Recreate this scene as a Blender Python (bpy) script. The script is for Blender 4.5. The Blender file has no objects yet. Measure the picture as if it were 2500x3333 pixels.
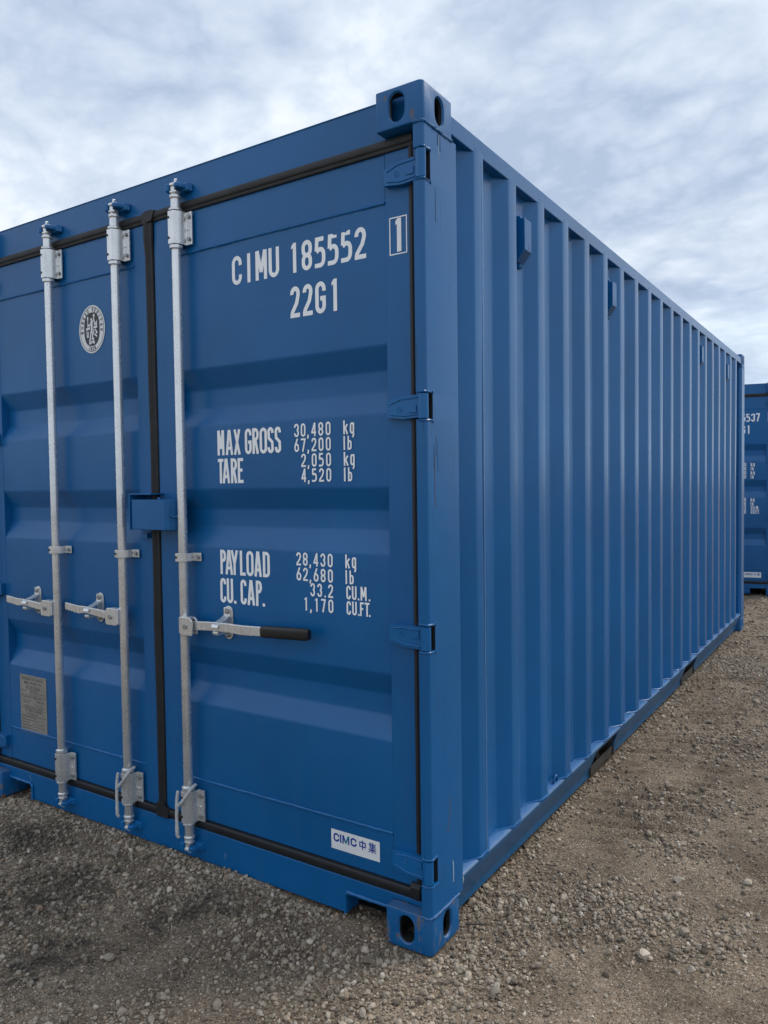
import bpy, bmesh, math, random
import numpy as np
from mathutils import Vector, Matrix, Euler
from math import radians as rad, sin, cos, pi

random.seed(7)
rng = np.random.default_rng(11)
scene = bpy.context.scene
COL = scene.collection

# ------------------------------------------------------------------ camera
cd = bpy.data.cameras.new('camera')
cam = bpy.data.objects.new('camera', cd)
COL.objects.link(cam)
cam.location = (1.12467, -1.95142, 1.42193)
cam.rotation_euler = (1.5350193, 0.013245, 0.5783414)
cd.sensor_fit = 'HORIZONTAL'
cd.sensor_width = 36.0
cd.lens = 36.0 * 2496.53 / 2500.0
cd.clip_start = 0.05
cd.clip_end = 3000.0
scene.camera = cam

# ------------------------------------------------------------------ light
SUN_AZ = rad(31)          # from +Y towards +X
SUN_EL = rad(48)
sl = bpy.data.lights.new('sun', 'SUN')
sl.energy = 1.5
sl.angle = rad(28)
sl.color = (1.0, 0.95, 0.88)
sun = bpy.data.objects.new('sun', sl)
COL.objects.link(sun)
sdir = Vector((sin(SUN_AZ) * cos(SUN_EL), cos(SUN_AZ) * cos(SUN_EL), sin(SUN_EL)))
sun.rotation_euler = sdir.to_track_quat('Z', 'Y').to_euler()
sun.location = (6, 6, 12)

scene.view_settings.view_transform = 'Standard'
scene.view_settings.look = 'None'
scene.view_settings.exposure = 0.58
scene.view_settings.gamma = 1.0
scene.cycles.use_adaptive_sampling = True
scene.cycles.adaptive_threshold = 0.02
scene.cycles.max_bounces = 6
scene.cycles.diffuse_bounces = 3
scene.cycles.glossy_bounces = 3
scene.cycles.transmission_bounces = 0
scene.cycles.transparent_max_bounces = 2

# ------------------------------------------------------------------ world: broken cloud over a pale sky
world = bpy.data.worlds.new('World')
scene.world = world
world.use_nodes = True
nt = world.node_tree
nt.nodes.clear()


class N:
    """tiny node helper"""
    def __init__(s, tree):
        s.t = tree

    def __call__(s, kind, **kw):
        n = s.t.nodes.new(kind)
        ins = kw.pop('ins', {})
        for k, v in kw.items():
            setattr(n, k, v)
        for k, v in ins.items():
            sock = n.inputs[k]
            if isinstance(v, bpy.types.NodeSocket):
                s.t.links.new(v, sock)
            else:
                sock.default_value = v
        return n

    def math(s, op, a, b=None, c=None, clamp=False):
        n = s.t.nodes.new('ShaderNodeMath')
        n.operation = op
        n.use_clamp = clamp
        for i, v in enumerate((a, b, c)):
            if v is None:
                continue
            if isinstance(v, bpy.types.NodeSocket):
                s.t.links.new(v, n.inputs[i])
            else:
                n.inputs[i].default_value = v
        return n.outputs[0]

    def mix(s, f, a, b, blend='MIX'):
        n = s.t.nodes.new('ShaderNodeMix')
        n.data_type = 'RGBA'
        n.blend_type = blend
        for idx, v in ((0, f), (6, a), (7, b)):
            if isinstance(v, bpy.types.NodeSocket):
                s.t.links.new(v, n.inputs[idx])
            else:
                if idx and len(v) == 3:
                    v = (*v, 1)
                n.inputs[idx].default_value = v
        return n.outputs[2]

    def ramp(s, f, stops, interp='LINEAR'):
        n = s.t.nodes.new('ShaderNodeValToRGB')
        n.color_ramp.interpolation = interp
        e = n.color_ramp.elements
        while len(e) < len(stops):
            e.new(0.5)
        for el, (p, c) in zip(e, stops):
            el.position = p
            el.color = (*c, 1) if len(c) == 3 else c
        s.t.links.new(f, n.inputs[0])
        return n.outputs[0]

    def noise(s, vec, scale, detail=4.0, rough=0.55, dist=0.0):
        n = s.t.nodes.new('ShaderNodeTexNoise')
        s.t.links.new(vec, n.inputs['Vector'])
        n.inputs['Scale'].default_value = scale
        n.inputs['Detail'].default_value = detail
        n.inputs['Roughness'].default_value = rough
        n.inputs['Distortion'].default_value = dist
        return n.outputs[0]

    def vor(s, vec, scale, feature='F1', out=0, rnd=1.0):
        n = s.t.nodes.new('ShaderNodeTexVoronoi')
        n.feature = feature
        s.t.links.new(vec, n.inputs['Vector'])
        n.inputs['Scale'].default_value = scale
        n.inputs['Randomness'].default_value = rnd
        return n.outputs[out]

    def mapping(s, vec, scale=(1, 1, 1), loc=(0, 0, 0), rot=(0, 0, 0)):
        n = s.t.nodes.new('ShaderNodeMapping')
        s.t.links.new(vec, n.inputs[0])
        n.inputs['Location'].default_value = loc
        n.inputs['Rotation'].default_value = rot
        n.inputs['Scale'].default_value = scale
        return n.outputs[0]


SKX, SKY_ = 3.1, 1.7
w = N(nt)
sky = w('ShaderNodeTexSky', sky_type='NISHITA', sun_disc=False)
sky.sun_elevation = SUN_EL
sky.sun_rotation = SUN_AZ
sky.air_density = 1.0
sky.dust_density = 1.5
sky.ozone_density = 1.0
tc = w('ShaderNodeTexCoord')
sep = w('ShaderNodeSeparateXYZ', ins={0: tc.outputs['Generated']})
zc = w.math('MAXIMUM', sep.outputs[2], 0.0)
den = w.math('ADD', zc, 0.26)
cu = w.math('DIVIDE', sep.outputs[0], den)
cv = w.math('DIVIDE', sep.outputs[1], den)
cvec = w('ShaderNodeCombineXYZ', ins={0: cu, 1: cv, 2: 0.0}).outputs[0]
cm = w.mapping(cvec, scale=(1.0, 1.15, 1), rot=(0, 0, rad(24)), loc=(SKX, SKY_, 0))
n_big = w.noise(cm, 1.2, 2.0, 0.5, 0.0)
n_mid = w.noise(cm, 2.3, 8.0, 0.57, 0.35)
n_lump = w.noise(cm, 5.5, 4.0, 0.55, 0.2)
bsum = w.math('ADD', w.math('MULTIPLY', n_big, 0.55), w.math('MULTIPLY', n_mid, 0.95))
bsum = w.math('ADD', bsum, w.math('MULTIPLY', w.math('ABSOLUTE', w.math('SUBTRACT', n_lump, 0.5)), 0.75))
bsum = w.math('SUBTRACT', bsum, 0.335)
cloud = w.ramp(bsum, [(0.26, (0.425, 0.525, 0.68)), (0.38, (0.55, 0.64, 0.785)), (0.49, (0.66, 0.745, 0.865)),
                      (0.58, (0.78, 0.85, 0.94)), (0.67, (0.89, 0.935, 0.985)), (0.80, (0.97, 0.985, 1.0))])
cloud10 = w('ShaderNodeVectorMath', operation='SCALE', ins={0: cloud, 'Scale': 7.4}).outputs[0]
# thin breaks, wider low down where one looks along the gaps
low = w.math('SUBTRACT', 1.0, w.math('MULTIPLY', zc, 3.6, clamp=True), clamp=True)
gap = w.math('MULTIPLY', w.math('ADD', w.math('SUBTRACT', n_big, 0.52), w.math('MULTIPLY', low, 0.20)), 5.0, clamp=True)
gap = w.math('MULTIPLY', gap, w.math('MULTIPLY', low, 0.9))
haze = w.mix(0.75, sky.outputs[0], (4.5, 6.0, 7.3))
skycol = w.mix(gap, cloud10, haze)
world.cycles.sampling_method = 'MANUAL'
world.cycles.sample_map_resolution = 256
bg = w('ShaderNodeBackground', ins={'Color': skycol, 'Strength': 0.1})
out = w('ShaderNodeOutputWorld', ins={0: bg.outputs[0]})


# ------------------------------------------------------------------ materials
def material(name):
    m = bpy.data.materials.new(name)
    m.use_nodes = True
    t = m.node_tree
    t.nodes.clear()
    h = N(t)
    p = h('ShaderNodeBsdfPrincipled')
    h('ShaderNodeOutputMaterial', ins={0: p.outputs[0]})
    return m, h, p


def setp(h, p, **kw):
    for k, v in kw.items():
        s = p.inputs[k.replace('_', ' ')]
        if isinstance(v, bpy.types.NodeSocket):
            h.t.links.new(v, s)
        else:
            s.default_value = (*v, 1) if isinstance(v, tuple) and len(v) == 3 else v


BLUE = (0.0021, 0.109, 0.308)


def paint(name, base=BLUE, wear=0.0, streak=0.0, rough=0.32, dust=0.0, relief=0.25):
    m, h, p = material(name)
    geo = h('ShaderNodeNewGeometry')
    pos = geo.outputs['Position']
    big = h.noise(pos, 1.7, 3, 0.6)
    dark = tuple(c * 0.88 for c in base)
    lite = tuple(c * 1.10 for c in base)
    col = h.ramp(big, [(0.3, dark), (0.7, lite)])
    # faint run-off streaks down the steel
    st = h.noise(h.mapping(pos, scale=(26, 26, 0.9)), 1.0, 3, 0.6)
    stm = h.math('MULTIPLY', h.math('SUBTRACT', st, 0.57, clamp=True), 1.0, clamp=True)
    col = h.mix(stm, col, (0.03, 0.10, 0.22))
    if dust:
        up = h('ShaderNodeSeparateXYZ', ins={0: geo.outputs['Normal']}).outputs[2]
        d = h.math('MULTIPLY', h.math('MULTIPLY', h.math('MAXIMUM', up, 0.0), dust), h.math('ADD', big, 0.3), clamp=True)
        col = h.mix(d, col, (0.19, 0.18, 0.155))
    rsock = h.math('ADD', h.math('MULTIPLY', st, 0.14), rough - 0.07)
    # small specks and nicks
    spk = h.vor(pos, 23, 'F1', 0)
    spk = h.math('MULTIPLY', h.math('LESS_THAN', spk, 0.035), h.math('GREATER_THAN', big, 0.56))
    col = h.mix(h.math('MULTIPLY', spk, 0.55), col, (0.02, 0.03, 0.045))
    if streak:
        s1 = h.noise(h.mapping(pos, scale=(150, 150, 2.6)), 1.0, 2, 0.55)
        s1 = h.math('MULTIPLY', h.math('GREATER_THAN', s1, 0.665), h.math('GREATER_THAN', h.noise(pos, 2.3, 1), 0.52))
        tone = h.noise(pos, 7.0, 1)
        scol = h.ramp(tone, [(0.42, (0.010, 0.04, 0.11)), (0.58, (0.20, 0.10, 0.075)), (0.66, (0.22, 0.32, 0.42))], 'CONSTANT')
        col = h.mix(h.math('MULTIPLY', s1, streak), col, scol)
    if wear:
        wn = h.noise(pos, 16, 6, 0.68, 0.4)
        wv = h.noise(h.mapping(pos, scale=(60, 60, 9)), 1.0, 4, 0.6)
        wm = h.math('ADD', h.math('MULTIPLY', wn, 0.6), h.math('MULTIPLY', wv, 0.4))
        scuff = h.math('MULTIPLY', h.math('SUBTRACT', wm, 0.585 - 0.05 * wear), 14.0, clamp=True)
        rust = h.math('MULTIPLY', h.math('SUBTRACT', wm, 0.625 - 0.05 * wear), 22.0, clamp=True)
        col = h.mix(h.math('MULTIPLY', scuff, 0.75), col, (0.17, 0.165, 0.15))
        col = h.mix(rust, col, h.ramp(wn, [(0.45, (0.12, 0.045, 0.02)), (0.75, (0.26, 0.12, 0.06))]))
        rsock = h.math('ADD', rsock, h.math('MULTIPLY', scuff, 0.35), clamp=True)
    bump = h('ShaderNodeBump', ins={'Strength': relief, 'Distance': 0.006, 'Height': h.noise(pos, 9.0, 3, 0.62)})
    setp(h, p, Base_Color=col, Roughness=rsock, Normal=bump.outputs[0], IOR=1.5, Specular_IOR_Level=0.42)
    return m


def simple(name, col, rough=0.5, metal=0.0, var=0.15, scale=20, bump=0.0, bscale=200, spec=0.5):
    m, h, p = material(name)
    pos = h('ShaderNodeNewGeometry').outputs['Position']
    n = h.noise(pos, scale, 5, 0.6)
    c = h.ramp(n, [(0.3, tuple(x * (1 - var) for x in col)), (0.7, tuple(min(1, x * (1 + var)) for x in col))])
    r = h.math('ADD', h.math('MULTIPLY', h.noise(pos, scale * 2.3, 3), 0.2), rough - 0.1)
    setp(h, p, Base_Color=c, Roughness=r, Metallic=metal, Specular_IOR_Level=spec)
    if bump:
        b = h('ShaderNodeBump', ins={'Strength': bump, 'Distance': 0.002, 'Height': h.noise(pos, bscale, 3)})
        setp(h, p, Normal=b.outputs[0])
    return m


def galvanised():
    m, h, p = material('galvanised_steel')
    pos = h('ShaderNodeNewGeometry').outputs['Position']
    v = h('ShaderNodeTexVoronoi', ins={'Scale': 120.0})
    h.t.links.new(pos, v.inputs['Vector'])
    sp = h('ShaderNodeSeparateColor', ins={0: v.outputs['Color']}).outputs[0]
    n = h.noise(pos, 14, 6, 0.65)
    st = h.noise(h.mapping(pos, scale=(90, 90, 3)), 1.0, 2, 0.5)
    k = h.math('ADD', h.math('MULTIPLY', sp, 0.03), h.math('ADD', h.math('MULTIPLY', n, 0.60), h.math('MULTIPLY', st, 0.36)))
    col = h.ramp(k, [(0.28, (0.60, 0.605, 0.60)), (0.48, (0.76, 0.76, 0.75)), (0.70, (0.87, 0.87, 0.86))])
    r = h.math('ADD', h.math('MULTIPLY', k, 0.22), 0.17)
    setp(h, p, Base_Color=col, Roughness=r, Metallic=0.66)
    return m


M = {}
M['blue'] = paint('blue_paint', dust=0.08)
M['blueside'] = paint('blue_side_paint', rough=0.25, relief=0.08)
M['bluedoor'] = paint('blue_door_paint', rough=0.36, dust=0.08)
M['bluecast'] = paint('blue_paint_worn', wear=1.0, rough=0.44, dust=0.3)
M['bluecast_top'] = paint('blue_paint_chipped', wear=0.15, rough=0.42, dust=0.3)
M['bluepost'] = paint('blue_paint_scratched', streak=0.8, rough=0.29, relief=0.12)
M['bluelighter'] = paint('blue_lighter_paint', base=(0.0024, 0.124, 0.345), rough=0.30)  # lighter than the base blue; on the hinges it paints in light
M['galv'] = galvanised()
M['seam'] = simple('worn_seam', (0.16, 0.28, 0.46), 0.4)
M['bluerail_shaded'] = paint('blue_rail_dirt_and_shade', base=(0.008, 0.092, 0.215), rough=0.38, dust=0.3)  # dirty rail blue, darkened to paint shade on the inward-leaning face
M['rubber'] = simple('black_rubber', (0.013, 0.013, 0.014), 0.55, 0, 0.35, 22, 0.25, 150)
M['rubberdust'] = simple('dusty_rubber', (0.021, 0.021, 0.022), 0.62, 0, 0.35, 18, 0.25, 150)
M['grip'] = simple('black_grip_rubber', (0.010, 0.010, 0.011), 0.34, 0, 0.2, 30)
M['bolt'] = simple('dull_bolt_steel', (0.38, 0.38, 0.365), 0.40, 0.75, 0.3, 90)
M['hole'] = simple('black_plug', (0.006, 0.006, 0.007), 0.5)
M['white'] = simple('white_vinyl', (0.95, 0.955, 0.96), 0.42, 0, 0.05, 8)
M['decal'] = simple('decal_grey_white', (0.80, 0.81, 0.81), 0.45, 0, 0.06, 8)
M['decalblack'] = simple('decal_black', (0.028, 0.028, 0.032), 0.45, 0, 0.1, 20)
M['logoblue'] = simple('logo_blue', (0.008, 0.045, 0.33), 0.4, 0, 0.05, 8)
M['logoteal'] = simple('logo_teal', (0.01, 0.27, 0.30), 0.4, 0, 0.05, 8)
M['plate'] = simple('approval_plate_steel', (0.33, 0.31, 0.27), 0.48, 0.25, 0.12, 12)
M['platetext'] = simple('engraved_black', (0.07, 0.068, 0.06), 0.6)
M['dirtsteel'] = simple('muddy_steel', (0.050, 0.045, 0.038), 0.75, 0, 0.45, 14, 0.5, 60)
M['dark'] = simple('underside_and_recess_black', (0.012, 0.012, 0.012), 0.9)  # undersides and casting hollows; also stands in for shade in the hinge notches
M['cord'] = simple('grey_cord', (0.52, 0.52, 0.51), 0.75, 0, 0.2, 120)
M['chalk'] = simple('chalk_mark', (0.62, 0.68, 0.66), 0.8)
M['stick'] = simple('dark_twig', (0.045, 0.038, 0.032), 0.8, 0, 0.4, 60)


def damp_mask(h, pos):
    """dark damp clods in the gravel before the doors"""
    sx = h('ShaderNodeSeparateXYZ', ins={0: pos})
    total = None
    for (cx, cy, r) in ((-0.80, -0.20, 0.30), (-1.30, -0.40, 0.50), (-0.98, -0.62, 0.32), (-1.75, -0.20, 0.40)):
        dx = h.math('SUBTRACT', sx.outputs[0], cx)
        dy = h.math('SUBTRACT', sx.outputs[1], cy)
        d = h.math('SQRT', h.math('ADD', h.math('MULTIPLY', dx, dx), h.math('MULTIPLY', dy, dy)))
        g = h.math('SUBTRACT', 1.0, h.math('DIVIDE', d, r), clamp=True)
        total = g if total is None else h.math('MAXIMUM', total, g)
    n = h.noise(pos, 17.0, 5, 0.75, 0.8)
    k = h.math('ADD', h.math('MULTIPLY', total, 0.30), n)
    return h.math('MULTIPLY', h.math('SUBTRACT', k, 0.64), 6.0, clamp=True)


def ground_material():
    m, h, p = material('dirt_and_gravel')
    pos = h('ShaderNodeNewGeometry').outputs['Position']
    big = h.noise(pos, 1.3, 4, 0.6)
    mid = h.noise(pos, 7.5, 5, 0.65)
    fine = h.noise(pos, 75, 4, 0.72)
    dirt = h.ramp(mid, [(0.30, (0.120, 0.086, 0.060)), (0.5, (0.215, 0.162, 0.118)), (0.70, (0.345, 0.278, 0.212))])
    dirt = h.mix(0.5, dirt, h.ramp(fine, [(0.32, (0.040, 0.029, 0.021)), (0.68, (0.37, 0.295, 0.225))]))
    # pale dusty patches
    dirt = h.mix(h.math('MULTIPLY', h.math('SUBTRACT', big, 0.56), 3.0, clamp=True), dirt, (0.37, 0.312, 0.25))
    # pebbles too small to be modelled
    v1 = h('ShaderNodeTexVoronoi', ins={'Scale': 105.0})
    h.t.links.new(pos, v1.inputs['Vector'])
    v2 = h('ShaderNodeTexVoronoi', ins={'Scale': 230.0})
    h.t.links.new(pos, v2.inputs['Vector'])
    c1 = h('ShaderNodeSeparateColor', ins={0: v1.outputs['Color']})
    c2 = h('ShaderNodeSeparateColor', ins={0: v2.outputs['Color']})
    g1 = h.ramp(c1.outputs[0], [(0.0, (0.050, 0.043, 0.034)), (0.5, (0.24, 0.208, 0.170)), (1.0, (0.62, 0.56, 0.48))])
    g2 = h.ramp(c2.outputs[0], [(0.0, (0.050, 0.039, 0.029)), (1.0, (0.42, 0.355, 0.285))])
    keep1 = h.math('GREATER_THAN', c1.outputs[1], h.math('ADD', 0.12, h.math('MULTIPLY', mid, 0.8)))
    keep1 = h.math('MULTIPLY', keep1, h.math('LESS_THAN', v1.outputs['Distance'], 0.40))
    col = h.mix(h.math('MULTIPLY', h.math('GREATER_THAN', c2.outputs[1], 0.55), 0.75), dirt, g2)
    col = h.mix(h.math('MULTIPLY', keep1, 0.9), col, g1)
    patch = h.ramp(h.noise(pos, 3.1, 4, 0.6, 0.4), [(0.34, (0.72, 0.67, 0.61)), (0.50, (1.08, 1.04, 0.96)), (0.66, (1.36, 1.30, 1.20))])
    col = h.mix(1.0, col, patch, 'MULTIPLY')
    dm = damp_mask(h, pos)
    col = h.mix(h.math('MULTIPLY', dm, 0.72), col, (0.040, 0.036, 0.032))
    hgt = h.math('ADD', h.math('MULTIPLY', h.math('SUBTRACT', 0.6, v1.outputs['Distance']), keep1),
                 h.math('MULTIPLY', h.math('SUBTRACT', 0.6, v2.outputs['Distance']), 0.35))
    hgt = h.math('ADD', hgt, h.math('MULTIPLY', fine, 0.8))
    b = h('ShaderNodeBump', ins={'Strength': 1.0, 'Distance': 0.012, 'Height': hgt})
    setp(h, p, Base_Color=col, Roughness=0.92, Normal=b.outputs[0], Specular_IOR_Level=0.2)
    return m


def stone_material():
    m, h, p = material('gravel_stone')
    oi = h('ShaderNodeObjectInfo')
    geo = h('ShaderNodeNewGeometry')
    pos = geo.outputs['Position']
    base = h.ramp(oi.outputs['Random'], [(0.0, (0.055, 0.047, 0.037)), (0.20, (0.155, 0.132, 0.106)), (0.45, (0.30, 0.262, 0.218)),
                                         (0.65, (0.31, 0.285, 0.25)), (0.82, (0.46, 0.418, 0.36)), (0.90, (0.29, 0.205, 0.14)), (1.0, (0.66, 0.615, 0.55))])
    n = h.noise(pos, 180, 3, 0.6)
    col = h.mix(0.25, base, h.ramp(n, [(0.3, (0.12, 0.10, 0.08)), (0.7, (0.50, 0.45, 0.38))]))
    col = h.mix(1.0, col, (1.06, 0.99, 0.90), 'MULTIPLY')
    col = h.mix(h.math('MULTIPLY', damp_mask(h, pos), 0.74), col, (0.040, 0.036, 0.032))
    setp(h, p, Base_Color=col, Roughness=0.85, Specular_IOR_Level=0.25)
    return m


M['ground'] = ground_material()
M['stone'] = stone_material()


# ------------------------------------------------------------------ mesh helpers
class MB:
    def __init__(s):
        s.v = []
        s.f = []

    def add(s, verts, faces):
        o = len(s.v)
        s.v += [tuple(q) for q in verts]
        s.f += [tuple(i + o for i in f) for f in faces]
        return s

    def box(s, x0, x1, y0, y1, z0, z1):
        return s.add([(x0, y0, z0), (x1, y0, z0), (x1, y1, z0), (x0, y1, z0), (x0, y0, z1), (x1, y0, z1), (x1, y1, z1), (x0, y1, z1)],
                     [(0, 3, 2, 1), (4, 5, 6, 7), (0, 1, 5, 4), (1, 2, 6, 5), (2, 3, 7, 6), (3, 0, 4, 7)])

    def prism(s, poly, axis, a, b):
        n = len(poly)

        def P(u, w_, t):
            return {'x': (t, u, w_), 'y': (u, t, w_), 'z': (u, w_, t)}[axis]
        vs = [P(u, w_, a) for u, w_ in poly] + [P(u, w_, b) for u, w_ in poly]
        fs = [tuple(range(n - 1, -1, -1)), tuple(range(n, 2 * n))]
        fs += [(i, (i + 1) % n, n + (i + 1) % n, n + i) for i in range(n)]
        return s.add(vs, fs)

    def strip(s, prof, axis, a, b):
        """open profile swept along an axis (sheet)"""
        n = len(prof)

        def P(u, w_, t):
            return {'x': (t, u, w_), 'y': (u, t, w_), 'z': (u, w_, t)}[axis]
        vs = [P(u, w_, a) for u, w_ in prof] + [P(u, w_, b) for u, w_ in prof]
        return s.add(vs, [(i, i + 1, n + i + 1, n + i) for i in range(n - 1)])

    def cyl(s, p0, p1, r0, r1=None, n=16, caps=True):
        r1 = r0 if r1 is None else r1
        p0 = Vector(p0)
        p1 = Vector(p1)
        d = (p1 - p0).normalized()
        a = d.orthogonal().normalized()
        b = d.cross(a)
        vs = [p0 + (a * cos(2 * pi * i / n) + b * sin(2 * pi * i / n)) * r0 for i in range(n)]
        vs += [p1 + (a * cos(2 * pi * i / n) + b * sin(2 * pi * i / n)) * r1 for i in range(n)]
        fs = [(i, (i + 1) % n, n + (i + 1) % n, n + i) for i in range(n)]
        if caps:
            fs += [tuple(range(n - 1, -1, -1)), tuple(range(n, 2 * n))]
        return s.add(vs, fs)

    def lathe(s, cx, cy, prof, n=20):
        """prof = [(r, z)] about a vertical axis"""
        vs = []
        for r, z in prof:
            vs += [(cx + r * cos(2 * pi * i / n), cy + r * sin(2 * pi * i / n), z) for i in range(n)]
        fs = []
        for k in range(len(prof) - 1):
            fs += [(k * n + i, k * n + (i + 1) % n, (k + 1) * n + (i + 1) % n, (k + 1) * n + i) for i in range(n)]
        fs += [tuple(range(n - 1, -1, -1)), tuple(range((len(prof) - 1) * n, len(prof) * n))]
        return s.add(vs, fs)

    def tube(s, path, r, n=8, closed=False, rfun=None):
        path = [Vector(q) for q in path]
        m = len(path)
        vs = []
        up = None
        for i, q in enumerate(path):
            if closed:
                d = path[(i + 1) % m] - path[i - 1]
            else:
                d = path[min(i + 1, m - 1)] - path[max(i - 1, 0)]
            d.normalize()
            if up is None:
                up = d.orthogonal().normalized()
            up = (up - d * up.dot(d)).normalized()
            b = d.cross(up)
            rr = r if rfun is None else r * rfun(i)
            vs += [q + (up * cos(2 * pi * k / n) + b * sin(2 * pi * k / n)) * rr for k in range(n)]
        fs = []
        for i in range(m if closed else m - 1):
            j = (i + 1) % m
            fs += [(i * n + k, i * n + (k + 1) % n, j * n + (k + 1) % n, j * n + k) for k in range(n)]
        if not closed:
            fs += [tuple(range(n - 1, -1, -1)), tuple(range((m - 1) * n, m * n))]
        return s.add(vs, fs)

    def xform(s, fn):
        s.v = [tuple(fn(*q)) for q in s.v]
        return s

    def mesh(s, name, recalc=True, smooth=32, flip=False):
        me = bpy.data.meshes.new(name)
        me.from_pydata([tuple(map(float, q)) for q in s.v], [], s.f)
        if recalc:
            bm = bmesh.new()
            bm.from_mesh(me)
            bmesh.ops.recalc_face_normals(bm, faces=bm.faces[:])
            bm.to_mesh(me)
            bm.free()
        if smooth:
            me.polygons.foreach_set('use_smooth', [True] * len(me.polygons))
            me.set_sharp_from_angle(angle=rad(smooth))
        me.update()
        return me

    def build(s, name, mat, parent=None, bevel=0.0, seg=2, smooth=32, recalc=True):
        return link(name, s.mesh(name, recalc, smooth), mat, parent, bevel, seg)


def link(name, me, mat, parent=None, bevel=0.0, seg=2):
    if mat is not None and not me.materials:
        me.materials.append(M[mat] if isinstance(mat, str) else mat)
    o = bpy.data.objects.new(name, me)
    COL.objects.link(o)
    if parent is not None:
        o.parent = parent
    if bevel:
        b = o.modifiers.new('bevel', 'BEVEL')
        b.width = bevel
        b.segments = seg
        b.limit_method = 'ANGLE'
        b.angle_limit = rad(40)
        b.harden_normals = True
    return o


def arc(cx, cy, rx, ry, a0, a1, n=10):
    return [(cx + rx * cos(rad(a0 + (a1 - a0) * i / n)), cy + ry * sin(rad(a0 + (a1 - a0) * i / n))) for i in range(n + 1)]


def tag(o, label=None, cat=None, group=None, kind=None):
    if label:
        o['label'] = label
    if cat:
        o['category'] = cat
    if group:
        o['group'] = group
    if kind:
        o['kind'] = kind
    return o


def empty(name, loc=(0, 0, 0), rz=0.0):
    o = bpy.data.objects.new(name, None)
    COL.objects.link(o)
    o.location = loc
    o.rotation_euler = (0, 0, rz)
    o.empty_display_size = 0.2
    return o


def boolean(base, cutters):
    """difference of closed meshes -> new mesh"""
    ob = bpy.data.objects.new('tmp', base)
    COL.objects.link(ob)
    tmp = []
    for c in cutters:
        co = bpy.data.objects.new('tmpc', c)
        COL.objects.link(co)
        tmp.append(co)
        md = ob.modifiers.new('b', 'BOOLEAN')
        md.operation = 'DIFFERENCE'
        md.solver = 'EXACT'
        md.object = co
    dg = bpy.context.evaluated_depsgraph_get()
    dg.update()
    me = bpy.data.meshes.new_from_object(ob.evaluated_get(dg))
    for o in tmp + [ob]:
        d = o.data
        bpy.data.objects.remove(o)
        bpy.data.meshes.remove(d)
    return me


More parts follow.
